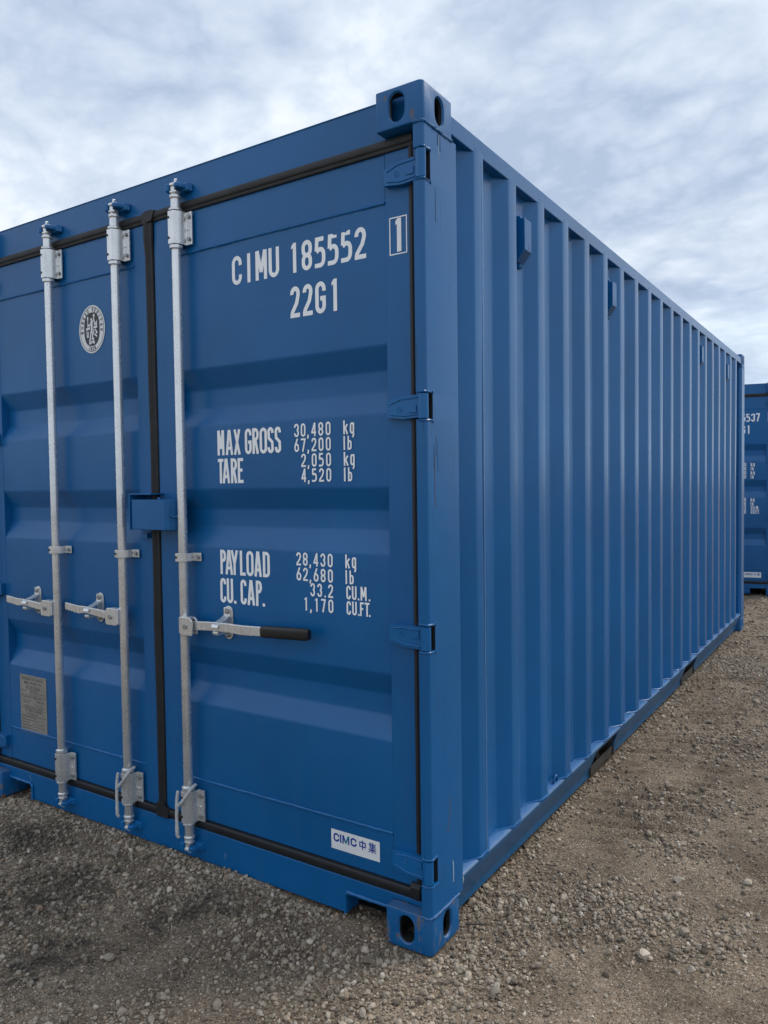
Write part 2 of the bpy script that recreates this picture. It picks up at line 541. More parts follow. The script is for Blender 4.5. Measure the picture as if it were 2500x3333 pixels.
# ------------------------------------------------------------------ stencil lettering (own stroke alphabet)
def glyph(ch, w_, t):
    l, r, b, T = t / 2, w_ - t / 2, t / 2, 1 - t / 2
    cx = w_ / 2
    R = (r - l) / 2
    ry = min(R * 1.2, 0.23)

    def stad(y0, y1):
        q = min(R * 1.15, (y1 - y0) / 2)
        return ('c', arc(cx, y1 - q, R, q, 0, 180) + arc(cx, y0 + q, R, q, 180, 360))
    if ch in '0O':
        return [stad(b, T)]
    if ch == 'Q':
        return [stad(b, T), ('o', [(cx, .25), (w_, 0)])]
    if ch == '8':
        return [stad(.5, T), stad(b, .5)]
    if ch == 'C':
        return [('o', [(r, T - ry - .07)] + arc(cx, T - ry, R, ry, 0, 180) + arc(cx, b + ry, R, ry, 180, 360) + [(r, b + ry + .07)])]
    if ch == 'G':
        return [('o', [(r, T - ry - .07)] + arc(cx, T - ry, R, ry, 0, 180) + arc(cx, b + ry, R, ry, 180, 360) + [(r, .47), (cx * .95, .47)])]
    if ch == 'U':
        return [('o', [(l, 1)] + arc(cx, b + ry, R, ry, 180, 360) + [(r, 1)])]
    if ch == 'J':
        return [('o', [(l, .3)] + arc(cx, b + ry, R, ry, 180, 360) + [(r, 1)])]
    if ch == 'D':
        return [('c', [(l, b), (l, T)] + arc(r - R, T - ry, R, ry, 90, 0, 6) + arc(r - R, b + ry, R, ry, 0, -90, 6))]
    if ch == 'S':
        return [('o', [(r, T - ry - .05)] + arc(cx, T - ry, R, ry, 0, 180) + [(l + .12 * R, .58), (r - .12 * R, .42)] + arc(cx, b + ry, R, ry, 0, -180) + [(l, b + ry + .05)])]
    if ch == '3':
        q = ry * .75
        return [('o', [(l, T - ry - .03)] + arc(cx, T - ry, R, ry, 180, 0) + [(r, .5 + q)] + arc(r - R, .5 + q, R, q, 0, -80, 4)),
                ('o', arc(r - R, .5 - q, R, q, 80, 0, 4) + arc(cx, b + ry, R, ry, 0, -180) + [(l, b + ry + .03)])]
    if ch == '5':
        return [('o', [(r, T), (l + .02, T), (l, .55)]), ('o', [(l, .53)] + arc(cx, .60 - ry, R, ry, 135, 0, 7) + arc(cx, b + ry * 1.2, R, ry * 1.2, 0, -95, 7) + [(0, b)])]
    if ch == '6':
        return [('o', [(cx + R * .55, 1), (l + .03, .52), (l, .36)]), stad(b, .56)]
    if ch == '9':
        return [('o', [(cx - R * .55, 0), (r - .03, .48), (r, .64)]), stad(.44, T)]
    if ch == '2':
        return [('o', [(l, T - ry - .03)] + arc(cx, T - ry, R, ry, 180, 0) + [(r - .03 * R, T - ry - .08), (r - .5 * R, .46), (l + .12 * R, .18), (l, b * 1.1)]), ('o', [(0, b), (w_, b)])]
    if ch == '7':
        return [('o', [(0, T), (w_, T)]), ('o', [(r, T), (l + R * .6, 0)])]
    if ch == '4':
        x = r - R * .42
        return [('o', [(x, 0), (x, 1)]), ('o', [(x, .98), (l, .30)]), ('o', [(0, .27), (w_, .27)])]
    if ch == '1':
        return [('p', [(r - t / 2, 0), (r + t / 2, 0), (r + t / 2, 1), (r - t * .35, 1), (r - t * .8, .925), (0, .885), (0, .80), (r - t / 2, .84)])]
    if ch == 'I' or ch == 'l':
        return [('o', [(cx, 0), (cx, 1)])]
    if ch == 'M':
        return [('o', [(l, 0), (l, 1)]), ('o', [(r, 0), (r, 1)]), ('o', [(l + t * .15, 1), (cx, .26)]), ('o', [(r - t * .15, 1), (cx, .26)])]
    if ch == 'N':
        return [('o', [(l, 0), (l, 1)]), ('o', [(r, 0), (r, 1)]), ('o', [(l, 1), (r, 0)])]
    if ch == 'A':
        return [('o', [(l, 0), (cx - t * .12, 1)]), ('o', [(r, 0), (cx + t * .12, 1)]), ('o', [(l + .2 * R, .27), (r - .2 * R, .27)])]
    if ch == 'V':
        return [('o', [(l, 1), (cx - t * .12, 0)]), ('o', [(r, 1), (cx + t * .12, 0)])]
    if ch == 'X':
        return [('o', [(l, 0), (r, 1)]), ('o', [(l, 1), (r, 0)])]
    if ch == 'Y':
        return [('o', [(l, 1), (cx, .45)]), ('o', [(r, 1), (cx, .45)]), ('o', [(cx, 0), (cx, .5)])]
    if ch == 'T':
        return [('o', [(0, T), (w_, T)]), ('o', [(cx, 0), (cx, T)])]
    if ch == 'L':
        return [('o', [(l, 1), (l, 0)]), ('o', [(l, b), (w_, b)])]
    if ch == 'E':
        return [('o', [(l, 1), (l, 0)]), ('o', [(l, b), (w_, b)]), ('o', [(l, T), (w_, T)]), ('o', [(l, .52), (w_ * .86, .52)])]
    if ch == 'F':
        return [('o', [(l, 1), (l, 0)]), ('o', [(l, T), (w_, T)]), ('o', [(l, .52), (w_ * .86, .52)])]
    if ch == 'H':
        return [('o', [(l, 1), (l, 0)]), ('o', [(r, 1), (r, 0)]), ('o', [(l, .5), (r, .5)])]
    if ch == 'K':
        return [('o', [(l, 1), (l, 0)]), ('o', [(l, .42), (r, 1)]), ('o', [(l + R * .5, .55), (r, 0)])]
    if ch in 'PRB':
        q = .25
        o = [('o', [(l, 0), (l, 1)]), ('o', [(l, T)] + arc(r - R, T - q + t / 2, R, q - t / 2, 90, -90, 8) + [(l, T - 2 * q + t)])]
        if ch == 'R':
            o.append(('o', [(cx, .5), (r, 0)]))
        if ch == 'B':
            o.append(('o', [(l, b)] + arc(r - R, b + q - t / 2, R, q - t / 2, -90, 90, 8) + [(l, .5)]))
        return o
    if ch == 'W':
        return [('o', [(l, 1), (w_ * .28, 0)]), ('o', [(w_ * .28, 0), (cx, .7)]), ('o', [(cx, .7), (w_ * .72, 0)]), ('o', [(w_ * .72, 0), (r, 1)])]
    if ch == 'k':
        return [('o', [(l, 0), (l, 1)]), ('o', [(l, .30), (r, .72)]), ('o', [(cx * .9, .42), (r, 0)])]
    if ch == 'b':
        return [('o', [(l, 0), (l, 1)]), stad(b, .62)]
    if ch == 'g':
        return [stad(b + .02, .76), ('o', [(r, .80), (r, -.08), (r - R * .6, -.24)])]
    if ch == '.':
        return [('o', [(cx, 0), (cx, t * .95)])]
    if ch == ',':
        return [('o', [(cx, t * .9), (cx - t * .12, -.02), (cx - t * .35, -.16)])]
    return []


def ribbon(mb, pts, t, closed, put):
    """flat stroke of width t; put(u, v) -> 3-D point"""
    if closed == 'p':
        mb.add([put(a, b_) for a, b_ in pts], [tuple(range(len(pts)))])
        return
    closed = closed in (True, 'c')
    P = [Vector((a, b_)) for a, b_ in pts]
    Q = [P[0]]
    for q in P[1:]:
        if (q - Q[-1]).length > 1e-5:
            Q.append(q)
    if closed and (Q[0] - Q[-1]).length < 1e-5:
        Q.pop()
    P = Q
    m = len(P)
    vs = []
    for i in range(m):
        if closed:
            d0 = (P[i] - P[i - 1]).normalized()
            d1 = (P[(i + 1) % m] - P[i]).normalized()
        else:
            d0 = (P[i] - P[i - 1]).normalized() if i else (P[1] - P[0]).normalized()
            d1 = (P[i + 1] - P[i]).normalized() if i < m - 1 else d0
        n0 = Vector((-d0.y, d0.x))
        n1 = Vector((-d1.y, d1.x))
        nn = (n0 + n1)
        nn = nn.normalized() if nn.length > 1e-6 else n0
        k = min(1.6, 1 / max(.3, nn.dot(n0)))
        vs += [P[i] + nn * (t / 2 * k), P[i] - nn * (t / 2 * k)]
    fs = []
    for i in range(m if closed else m - 1):
        j = (i + 1) % m
        fs.append((2 * i, 2 * i + 1, 2 * j + 1, 2 * j))
    mb.add([put(q.x, q.y) for q in vs], fs)


def letters(mb, items, y, step=0.00012):
    """items = (char, x, z, width, height, stroke) on a plane facing -Y"""
    for ch, x, z, wd, ht, st in items:
        for k, (c, pts) in enumerate(glyph(ch, wd / ht, st / ht)):
            ribbon(mb, pts, st / ht, c, lambda u, v_, k=k: (x + u * ht, y - k * step, z + v_ * ht))
    return mb


# ==================================================================== GROUND
def vnoise(x, y, seed=0):
    """smooth value noise, vectorised"""
    xi = np.floor(x).astype(np.int64)
    yi = np.floor(y).astype(np.int64)
    fx = x - xi
    fy = y - yi
    fx = fx * fx * (3 - 2 * fx)
    fy = fy * fy * (3 - 2 * fy)

    def hsh(a, b_):
        q = (a * 374761393 + b_ * 668265263 + seed * 974634777) & 0xFFFFFFFF
        q = ((q ^ (q >> 13)) * 1274126177) & 0xFFFFFFFF
        return ((q ^ (q >> 16)) & 0xFFFF) / 65535.0
    return (hsh(xi, yi) * (1 - fx) + hsh(xi + 1, yi) * fx) * (1 - fy) + (hsh(xi, yi + 1) * (1 - fx) + hsh(xi + 1, yi + 1) * fx) * fy


def fbm(x, y, seed=0, oct=4):
    s, a, tot = 0, 1.0, 0
    for k in range(oct):
        s = s + a * vnoise(x * 2 ** k + 17.3 * k, y * 2 ** k - 9.1 * k, seed + k)
        tot += a
        a *= 0.5
    return s / tot


def tread(x, y):
    """lug prints of a tyre that passed along the container"""
    cx = 0.235 + 0.03 * np.sin(y * 1.3)
    side = np.clip((0.25 - np.abs(x - cx) + 0.05 * (vnoise(x * 9, y * 9, 71) - .5)) / 0.06, 0, 1)
    along = np.clip((y - 0.95) / 0.3, 0, 1) * np.clip((4.6 - y) / 1.5, 0, 1)
    ph = (y - 0.33 * x + 0.05 * (vnoise(x * 4, y * 4, 77) - .5)) / 0.105
    lug = np.clip(np.sin(ph * 2 * pi) * 1.7, -1, 1)
    brk = np.clip(fbm(x * 3.5, y * 3.5, 31, 3) * 2.4 - 0.45, 0, 1)
    return side * along * brk * lug


def hfun(x, y):
    x = np.asarray(x, float)
    y = np.asarray(y, float)
    h = 0.020 * (fbm(x * 0.9, y * 0.9, 3, 3) - .5) + 0.018 * (fbm(x * 4, y * 4, 5, 4) - .5) + 0.010 * (fbm(x * 22, y * 22, 9, 3) - .5)
    h = h + 0.0125 * tread(x, y)
    # gravel banked up against the sill between the feet, worn low under the corners
    h = h + 0.016 * np.exp(-((y - 0.03) / 0.25) ** 2) * np.clip((-x - 0.35) / 0.4, 0, 1) * np.clip((x + 2.3) / 0.3, 0, 1)
    for cx_, cy_ in ((-.08, .09), (-2.36, .09), (-.08, 5.97), (-2.36, 5.97)):
        g = np.exp(-(((x - cx_) / .22) ** 2 + ((y - cy_) / .22) ** 2))
        h = h * (1 - g) + (-0.001) * g
    return h - 0.004


def axis(lo, hi, step, far_lo, far_hi, grow=1.28):
    c = list(np.arange(lo, hi + 1e-6, step))
    s = step
    while c[-1] < far_hi:
        s *= grow
        c.append(c[-1] + s)
    s = step
    while c[0] > far_lo:
        s *= grow
        c.insert(0, c[0] - s)
    return np.array(c)


gx = axis(-3.0, 2.2, 0.015, -900, 900)
gy = axis(-1.5, 4.7, 0.015, -900, 900)
GX, GY = np.meshgrid(gx, gy)
GZ = hfun(GX, GY)
far = np.hypot(GX, GY)
GZ = np.where(far > 60, GZ * 0 - 0.004, GZ)
nx, ny = len(gx), len(gy)
me = bpy.data.meshes.new('ground')
co = np.stack([GX.ravel(), GY.ravel(), GZ.ravel()], 1).astype(np.float32)
ii = np.arange((nx - 1) * (ny - 1))
a_ = (ii // (nx - 1)) * nx + ii % (nx - 1)
quads = np.stack([a_, a_ + 1, a_ + nx + 1, a_ + nx], 1).astype(np.int32)
me.vertices.add(len(co))
me.vertices.foreach_set('co', co.ravel())
me.loops.add(quads.size)
me.loops.foreach_set('vertex_index', quads.ravel())
me.polygons.add(len(quads))
me.polygons.foreach_set('loop_start', np.arange(0, quads.size, 4, dtype=np.int32))
me.polygons.foreach_set('use_smooth', np.ones(len(quads), dtype=bool))
me.update(calc_edges=True)
me.validate()
ground = link('ground', me, 'ground')
tag(ground, 'brown dirt yard strewn with grey gravel under the containers', 'ground', kind='structure')


# ==================================================================== CONTAINER
L, WD, HT = 6.058, 2.438, 2.591
DY = 0.052           # door skin
FY = 0.050           # door frame face
XC = -WD / 2

root = empty('shipping_container')
tag(root, 'dark blue steel shipping container seen from its door corner, filling most of the view', 'container', 'blue containers in the yard')


# ---- corner castings
def slot_cutter(wd, ht, axis_, c0, c1, depth_in):
    """stadium hole with a flared mouth; the casting's outer corner is the origin (x<0, y>0, z>0)"""
    mb = MB()

    def ring(sc, d):
        hw, hh = wd / 2 + sc, ht / 2 + sc
        pts = arc(0, hh - hw, hw, hw, 0, 180, 10) + arc(0, -(hh - hw), hw, hw, 180, 360, 10)
        if axis_ == 'y':
            return [(c0 + u, d, c1 + v_) for u, v_ in pts]
        if axis_ == 'x':
            return [(-d, c0 + u, c1 + v_) for u, v_ in pts]
        return [(c0 + v_, c1 + u, d) for u, v_ in pts]
    if axis_ == 'z':
        ds = [(0.006, 0.13), (0.006, 0.118), (0.0, 0.112), (0.0, 0.07)]
        rings = [ring(s_, d) for s_, d in ds]
    else:
        rings = [ring(s_, d) for s_, d in ((0.010, -0.006), (0.0045, 0.0), (0.0, 0.006), (0.0, depth_in))]
    n = len(rings[0])
    vs = sum(rings, [])
    fs = []
    for k in range(len(rings) - 1):
        fs += [(k * n + i, k * n + (i + 1) % n, (k + 1) * n + (i + 1) % n, (k + 1) * n + i) for i in range(n)]
    fs += [tuple(range(n - 1, -1, -1)), tuple(range((len(rings) - 1) * n, len(rings) * n))]
    mb.add(vs, fs)
    return mb.mesh('cutter', True, 0)


def casting_mesh(top):
    r = 0.017
    poly = [(-.162, 0.0), (-r, 0.0)] + arc(-r, r, r, r, -90, 0, 6)[1:] + [(0.0, .178), (-.162, .178)]
    mb = MB().prism(poly, 'z', 0.0, 0.118)
    base = mb.mesh('base', True, 0)
    bm = bmesh.new()
    bm.from_mesh(base)
    es = [e for e in bm.edges if len(e.link_faces) == 2 and e.calc_face_angle() > rad(60)]
    bmesh.ops.bevel(bm, geom=es, offset=0.0045, segments=3, profile=0.5, affect='EDGES')
    bm.to_mesh(base)
    bm.free()
    cav = MB().box(-.150, -.018, .016, .164, .020, .105).mesh('cav', True, 0)
    cs = [cav, slot_cutter(.052, .083, 'y', -.090, .060, .04), slot_cutter(.050, .080, 'x', .100, .060, .04)]
    if top:
        cs.append(slot_cutter(.098, .122, 'z', -.092, .084, 0))
    else:
        c = slot_cutter(.063, .110, 'z', -.081, .089, 0)
        c.transform(Matrix.Translation((0, 0, .118)) @ Matrix.Diagonal((1, 1, -1, 1)))
        c.flip_normals()
        cs.append(c)
    me = boolean(base, cs)
    me.materials.clear()
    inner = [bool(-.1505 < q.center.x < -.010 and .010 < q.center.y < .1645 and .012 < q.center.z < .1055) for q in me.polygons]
    me.polygons.foreach_set('use_smooth', [True] * len(me.polygons))
    me.set_sharp_from_angle(angle=rad(28))
    me.materials.append(M['bluecast_top'] if top else M['bluecast'])
    me.materials.append(M['dark'])  # cavity faces get black in place of the casting's blue
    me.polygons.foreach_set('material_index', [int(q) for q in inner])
    return me


def mirrored(me, fx, fy, tx, ty):
    m2 = me.copy()
    m2.transform(Matrix(((-1 if fx else 1, 0, 0, tx), (0, -1 if fy else 1, 0, ty), (0, 0, 1, 0), (0, 0, 0, 1))))
    if fx != fy:
        m2.flip_normals()
    m2.update()
    return m2


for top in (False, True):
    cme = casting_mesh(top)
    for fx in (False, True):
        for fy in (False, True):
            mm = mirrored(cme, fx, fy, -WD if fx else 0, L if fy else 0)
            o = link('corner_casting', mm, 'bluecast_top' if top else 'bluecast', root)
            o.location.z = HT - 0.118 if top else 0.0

# ---- corner posts with hinge notches
HINGE_Z = [(0.2155, 0.292), (0.9235, 1.0005), (1.612, 1.691), (2.311, 2.398)]


def post_poly(notch):
    r = .013
    if notch:
        return [(-.058, .0420), (0.0, .0420), (0.0, .204), (-.006, .211), (-.050, .211), (-.050, .075), (-.058, .075)]
    return [(-.033, 0.0), (-r, 0.0)] + arc(-r, r, r, r, -90, 0, 6)[1:] + [(0.0, .204), (-.006, .211), (-.050, .211), (-.050, .075), (-.058, .075), (-.058, .044), (-.033, .044)]


def door_post():
    mb = MB()
    z = 0.118
    for a, b in HINGE_Z:
        mb.prism(post_poly(False), 'z', z, a)
        mb.prism(post_poly(True), 'z', a, b)
        z = b
    mb.prism(post_poly(False), 'z', z, HT - .118)
    return mb


pm = door_post().mesh('corner_post', True, 30)
post_r = link('corner_post', pm, 'bluepost', root)
post_l = link('corner_post', mirrored(pm, True, False, -WD, 0), 'bluepost', root)
fp = MB().prism([(0, L), (0, L - .02), (0, L - .155), (-.02, L - .178), (-.045, L - .178), (-.045, L - .07), (-.12, L - .03), (-.16, L - .012), (-.16, L)], 'z', .118, HT - .118).mesh('corner_post', True, 30)
link('corner_post', fp, 'bluepost', root, .005)
link('corner_post', mirrored(fp, True, False, -WD, 0), 'bluepost', root, .005)


def bead(mb, pts, r=.004, wob=.0012):
    path = []
    for a, b in zip(pts[:-1], pts[1:]):
        a, b = Vector(a), Vector(b)
        k = max(2, int((b - a).length / .012))
        path += [a.lerp(b, i / k) for i in range(k)]
    path.append(Vector(pts[-1]))
    mb.tube([p_ + Vector((random.uniform(-wob, wob), random.uniform(-wob, wob), random.uniform(-wob, wob))) for p_ in path], r, 6,
            rfun=lambda i: random.uniform(.8, 1.25))


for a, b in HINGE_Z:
    MB().box(-.056, -.0006, .0406, .0414, a + .001, b - .001).build('notch_shade', 'dark', post_r)  # dark sheet painting in the shade inside the notch
for z in (.118, HT - .118):
    wb = MB()
    bead(wb, [(-.033, -.001, z), (-.012, -.001, z), (-.003, .003, z), (0.001, .013, z), (0.001, .176, z)], .0045)
    wb.build('weld_bead', 'bluecast_top', post_r)
for a, b in HINGE_Z:
    for z, s_ in ((a, -1), (b, 1)):
        wb = MB()
        zz = z + s_ * .003
        bead(wb, [(-.031, 0.0015, zz), (-.012, -.0005, zz), (-.002, .004, zz), (-.0005, .014, zz), (-.0005, .041, zz)], .0036)
        wb.cyl((-.004, .0430, zz), (0.0035, .0430, zz), .0062, .005, 8)
        wb.build('weld_bead', 'bluepost', post_r)

# scrapes on the near post
M['rustscrape'] = simple('rusty_scrape', (0.13, 0.105, 0.13), 0.7, 0, 0.4, 60)
for pts, r_, mt in (([(-.0004, .0485, 1.50), (-.0001, .0495, 1.44), (0, .050, 1.39), (-.0006, .0513, 1.355)], .0016, 'rustscrape'),
                    ([(-.0004, .0455, 1.54), (-.0001, .046, 1.47)], .0011, 'dark'), ([(-.0004, .058, 1.565), (-.0001, .0585, 1.505)], .0010, 'dark'),
                    ([(-.0004, .068, 1.55), (-.0001, .069, 1.46)], .0008, 'dark'), ([(-.0004, .126, .445), (0, .119, .39), (-.0003, .106, .345)], .0016, 'rustscrape'),
                    ([(-.0004, .139, .24), (0, .1415, .21), (-.0003, .1405, .172)], .0015, 'chalk'), ([(-.0004, .070, 2.30), (-.0001, .0705, 2.20)], .0010, 'dark'),
                    ([(-.0004, .088, 2.46), (-.0001, .0885, 2.43)], .0016, 'dark'), ([(-.0004, .102, 2.455), (-.0001, .1025, 2.415)], .0013, 'dark')):
    MB().tube(pts, r_, 6).build('scrape_mark', mt, post_r)

# ---- header and sill of the door end
hd = MB()
hd.prism([(.050, 2.467), (.050, 2.583), (.046, 2.588), (.20, 2.588), (.20, 2.575), (.12, 2.467)], 'x', -2.35, -.085)
hd.prism([(.0525, 2.425), (.0525, 2.4665), (.14, 2.4665), (.14, 2.425)], 'x', -2.39, -.052)
hd.build('door_header', 'blue', root, .003)
# sill with the two notches beside the feet
SY = .040


def sill():
    N1, N2 = (-.342, -.185), (-2.290, -2.099)
    zb, zt, zn = .018, .137, .086
    out_ = [(-2.276, zt), (-.162, zt), (-.162, zn)]

    def notch(x1, x0, r=.02):
        return [(x1, zn)] + [(x0 + r, zn)] + arc(x0 + r, zn - r, r, r, 90, 180, 5)[1:] + [(x0, zb)]
    # a profile walked along the bottom from right to left
    poly = [(-2.37, zt), (-.05, zt), (-.05, .121), (-.162, .121), (-.162, zn)]
    poly += [(N1[1], zn), (N1[0] + .012, zn)] + arc(N1[0] + .012, zn - .012, .012, .012, 90, 180, 4)[1:] + [(N1[0], zb)]
    poly += [(N2[1], zb)] + arc(N2[1] - .02, zn - .02, .02, .02, 0, 90, 5)[0:] + [(N2[0], zn), (-2.276, zn), (-2.276, .121), (-2.37, .121)]
    return poly


sl_ = MB().prism(sill(), 'y', SY, SY + .07)
sill_o = sl_.build('door_sill', 'blue', root, .0025)
for pts in ([(-.175, SY - .004, .0905), (-.335, SY - .004, .0905), (-.346, SY - .004, .080), (-.346, SY - .004, .02)],
            [(-2.27, SY - .004, .0905), (-2.107, SY - .004, .0905), (-2.095, SY - .004, .078), (-2.095, SY - .004, .02)]):
    rim = MB()
    bead(rim, pts, .0055, .0005)
    rim.build('notch_rim', 'bluelighter', sill_o)
MB().box(-2.30, -.19, SY + .075, .52, .012, .016).build('tunnel_plate', 'dark', sill_o)

for pts in ([(-.895, SY - .0006, .0750), (-.8906, SY - .0006, .066), (-.8985, SY - .0006, .0525)], [(-2.114, SY - .0006, .128), (-2.108, SY - .0006, .100)]):
    MB().tube(pts, .0012, 5).build('scratch_mark', 'seam', sill_o)

# ---- doors
REC = [(1.854, 1.781, 1.711, 1.645), (1.413, 1.341, 1.275, 1.204), (.826, .753, .683, .615)]
ZT, ZB = 2.432, .172
WELD_T, WELD_B = 2.283, .322


def door_panel_mesh(x0, x1):
    prof = [(DY, WELD_T)]
    for a, b, c, d in REC:
        prof += [(DY, a), (DY + .036, b), (DY + .036, c), (DY, d)]
    prof += [(DY, WELD_B)]
    # rounded folds
    P = []
    for i, (y, z) in enumerate(prof):
        if 0 < i < len(prof) - 1:
            p0, p1, p2 = Vector(prof[i - 1]), Vector((y, z)), Vector(prof[i + 1])
            a = p1 + (p0 - p1).normalized() * .007
            c = p1 + (p2 - p1).normalized() * .007
            for t_ in (0, .25, .5, .75, 1):
                P.append(tuple(a * (1 - t_) ** 2 + p1 * 2 * t_ * (1 - t_) + c * t_ * t_))
        else:
            P.append((y, z))
    n = 24
    mb = MB()
    xs = [x0 + (x1 - x0) * i / n for i in range(n + 1)]
    vs = []
    for x in xs:
        for y, z in P:
            # thin sheet: the flats are never dead flat
            dy = .0040 * (fbm(np.array([x * 3.1 + 5]), np.array([z * 3.1]), 41, 2)[0] - .5) * min(1, 8 * min(x - x0, x1 - x))
            vs.append((x, y + dy, z))
    m_ = len(P)
    fs = [(i * m_ + k, i * m_ + k + 1, (i + 1) * m_ + k + 1, (i + 1) * m_ + k) for i in range(n) for k in range(m_ - 1)]
    mb.add(vs, fs)
    return mb


def make_door(x_hinge, x_meet, s_, pan0, pan1):
    """frame is the part; s_=+1 right leaf, -1 left leaf"""
    xa, xb = min(x_hinge, x_meet), max(x_hinge, x_meet)
    fr = MB()
    fr.box(pan1, xb, FY, .10, ZB, ZT)
    fr.box(xa, pan0, FY, .10, ZB, ZT)
    fr.box(pan0, pan1, FY + .0015, .098, WELD_T, ZT)
    fr.box(pan0, pan1, FY + .0015, .098, ZB, WELD_B)
    d = fr.build('door', 'bluedoor', root, .003)
    door_panel_mesh(pan0, pan1).build('door_panel', 'bluedoor', d, recalc=False)
    for zw in (WELD_T, WELD_B):
        wb_ = MB()
        bead(wb_, [(pan0 + .005, FY, zw), (pan1, FY, zw)], .0042, .0007)
        wb_.build('weld_bead', 'bluelighter', d)
    return d


door_r = make_door(-.077, -1.2135, 1, -1.105, -.165)
door_l = make_door(-2.361, -1.2545, -1, -2.273, -1.328)
MB().box(-2.36, -.08, .108, .13, .14, 2.46).build('door_lining', 'dark', root)


# rubber seals
def seal_profile(h0, h1, y0, y1):
    """fat round bead above a thin flat tail"""
    hh = h1 - h0
    pts = [(y1, h0), (y0 + .011, h0), (y0 + .009, h0 + hh * .10), (y0 + .009, h0 + hh * .26)]
    pts += [(y0 + .010 - .007 * sin(rad(a)) ** .6, h0 + hh * (.30 + .70 * (1 - cos(rad(a))) / 2)) for a in range(10, 180, 17)]
    pts += [(y0 + .012, h1), (y1, h1)]
    return pts


sg = MB().prism(seal_profile(2.431, 2.4665, .033, .06), 'x', -1.230, -.060)
sg.build('top_seal', 'rubberdust', door_r)
MB().prism(seal_profile(2.431, 2.4665, .033, .06), 'x', -2.378, -1.231).build('top_seal', 'rubberdust', door_l)
bp = [(y, .1370 + z) for y, z in seal_profile(0, .0345, .033, .06)]
mb = MB().prism(bp, 'x', -1.230, -.058)
mb.prism([(.060, .142), (.034, .142), (.030, .150), (.032, .178), (.042, .189), (.060, .189)], 'x', -.094, -.060)
mb.build('bottom_seal', 'rubber', door_r)
MB().prism(bp, 'x', -2.378, -1.231).build('bottom_seal', 'rubber', door_l)
MB().prism([(-.0765, .045), (-.066, .041), (-.060, .046), (-.060, .07), (-.0765, .07)], 'z', .18, 2.433).build('side_seal', 'rubber', door_r)
MB().prism([(-2.361, .045), (-2.372, .041), (-2.378, .046), (-2.378, .07), (-2.361, .07)], 'z', .18, 2.433).build('side_seal', 'rubber', door_l)
ms = MB()
cpoly = [(-1.254, .052), (-1.252, .040), (-1.243, .036), (-1.236, .040), (-1.232, .045), (-1.226, .046), (-1.217, .044), (-1.2145, .052)]
zs_ = list(np.linspace(.178, 2.440, 34))
vs = []
for z in zs_:
    off = .0016 * sin(z * 5.1) + .0010 * sin(z * 13)
    kx = 1.0 + (.22 * max(0, (z - 2.30) / .14) if z > 2.30 else 0)
    vs += [(XC - .0152 + (x - XC + .0152) * kx + off, y - (.006 if z > 2.36 else 0), z) for x, y in cpoly]
m_ = len(cpoly)
ms.add(vs, [(i * m_ + k, i * m_ + k + 1, (i + 1) * m_ + k + 1, (i + 1) * m_ + k) for i in range(len(zs_) - 1) for k in range(m_ - 1)])
ms.prism([(-1.262, 2.428), (-1.258, 2.467), (-1.238, 2.473), (-1.206, 2.472), (-1.188, 2.4665), (-1.198, 2.45), (-1.208, 2.43)], 'y', .0325, .055)
ms.prism([(-1.258, .1375), (-1.258, .180), (-1.252, .195), (-1.215, .195), (-1.208, .180), (-1.190, .172), (-1.190, .1375)], 'y', .0325, .055)
ms.build('centre_seal', 'rubber', door_r, .002)


# hinges: tapered blade with raised rims, roundel, lug and a knuckle in the post notch
def make_hinge(z0, z1, up, mirror):
    """up=+1: the sloping edge is the upper one"""
    mb = MB()
    zk0, zk1 = z0 + .003, z1 - .003
    hgt = .068
    if up > 0:
        zb0 = z0 + .004
        edge_lo = [(-.155, zb0 + .010), (-.095, zb0 + .002), (-.028, zb0 + .006)]
        edge_hi = [(-.155, zb0 + .058), (-.105, zb0 + .071), (-.028, zb0 + .074)]
    else:
        zb0 = z1 - .082
        edge_hi = [(-.155, z1 - .012), (-.105, z1 - .008), (-.028, z1 - .010)]
        edge_lo = [(-.155, z1 - .062), (-.105, z1 - .076), (-.028, z1 - .079)]
    poly = edge_lo + edge_hi[::-1]
    mb.prism(poly, 'y', .0285, .050)
    # knuckle barrel
    kp = arc(-.015, .012, .0165, .0140, 180, 360, 10) + [(.0010, .015), (-.012, .022), (-.031, .030)]
    mb.prism(kp, 'z', zk0, zk1)
    mb.prism([(-.040, .030), (-.022, .012), (-.020, .030), (-.036, .044)], 'z', zk0 + .004, zk1 - .004)
    for e in (edge_lo, edge_hi):
        s_ = 1 if e is edge_lo else -1
        mb.tube([(x + (.012 if i == 0 else -.016 if i == 2 else 0), .0280, z + s_ * .009) for i, (x, z) in enumerate(e)], .0026, 6)
    zm = (z0 + z1) / 2 - (.004 * up)
    # maker's roundel and the short lug
    mb.tube([(-.108 + .0085 * cos(a), .0282, zm + .0085 * sin(a)) for a in np.linspace(0, 2 * pi, 16, endpoint=False)], .0014, 5, True)
    mb.tube([(-.112, .0284, zm), (-.104, .0284, zm)], .0012, 5)
    mb.tube([(-.112, .0284, zm - .003), (-.104, .0284, zm - .003)], .0010, 5)
    mb.prism([(-.082, zm - .004), (-.074, zm - .011), (-.048, zm - .011), (-.048, zm + .011), (-.070, zm + .011)], 'y', .0255, .031)
    if mirror:
        mb.xform(lambda x, y, z: (-WD - x, y, z))
    return mb


for (a, b), u in zip(HINGE_Z, (-1, -1, 1, 1)):
    make_hinge(a, b, u, False).build('hinge', 'bluelighter', door_r, .0028, 3)  # lighter blue paints in the light on the hinge blade
    make_hinge(a, b, u, True).build('hinge', 'blue', door_l, .0028, 3)

# ---- lettering on the right leaf
YT = DY - .0012
YF = FY - .0010


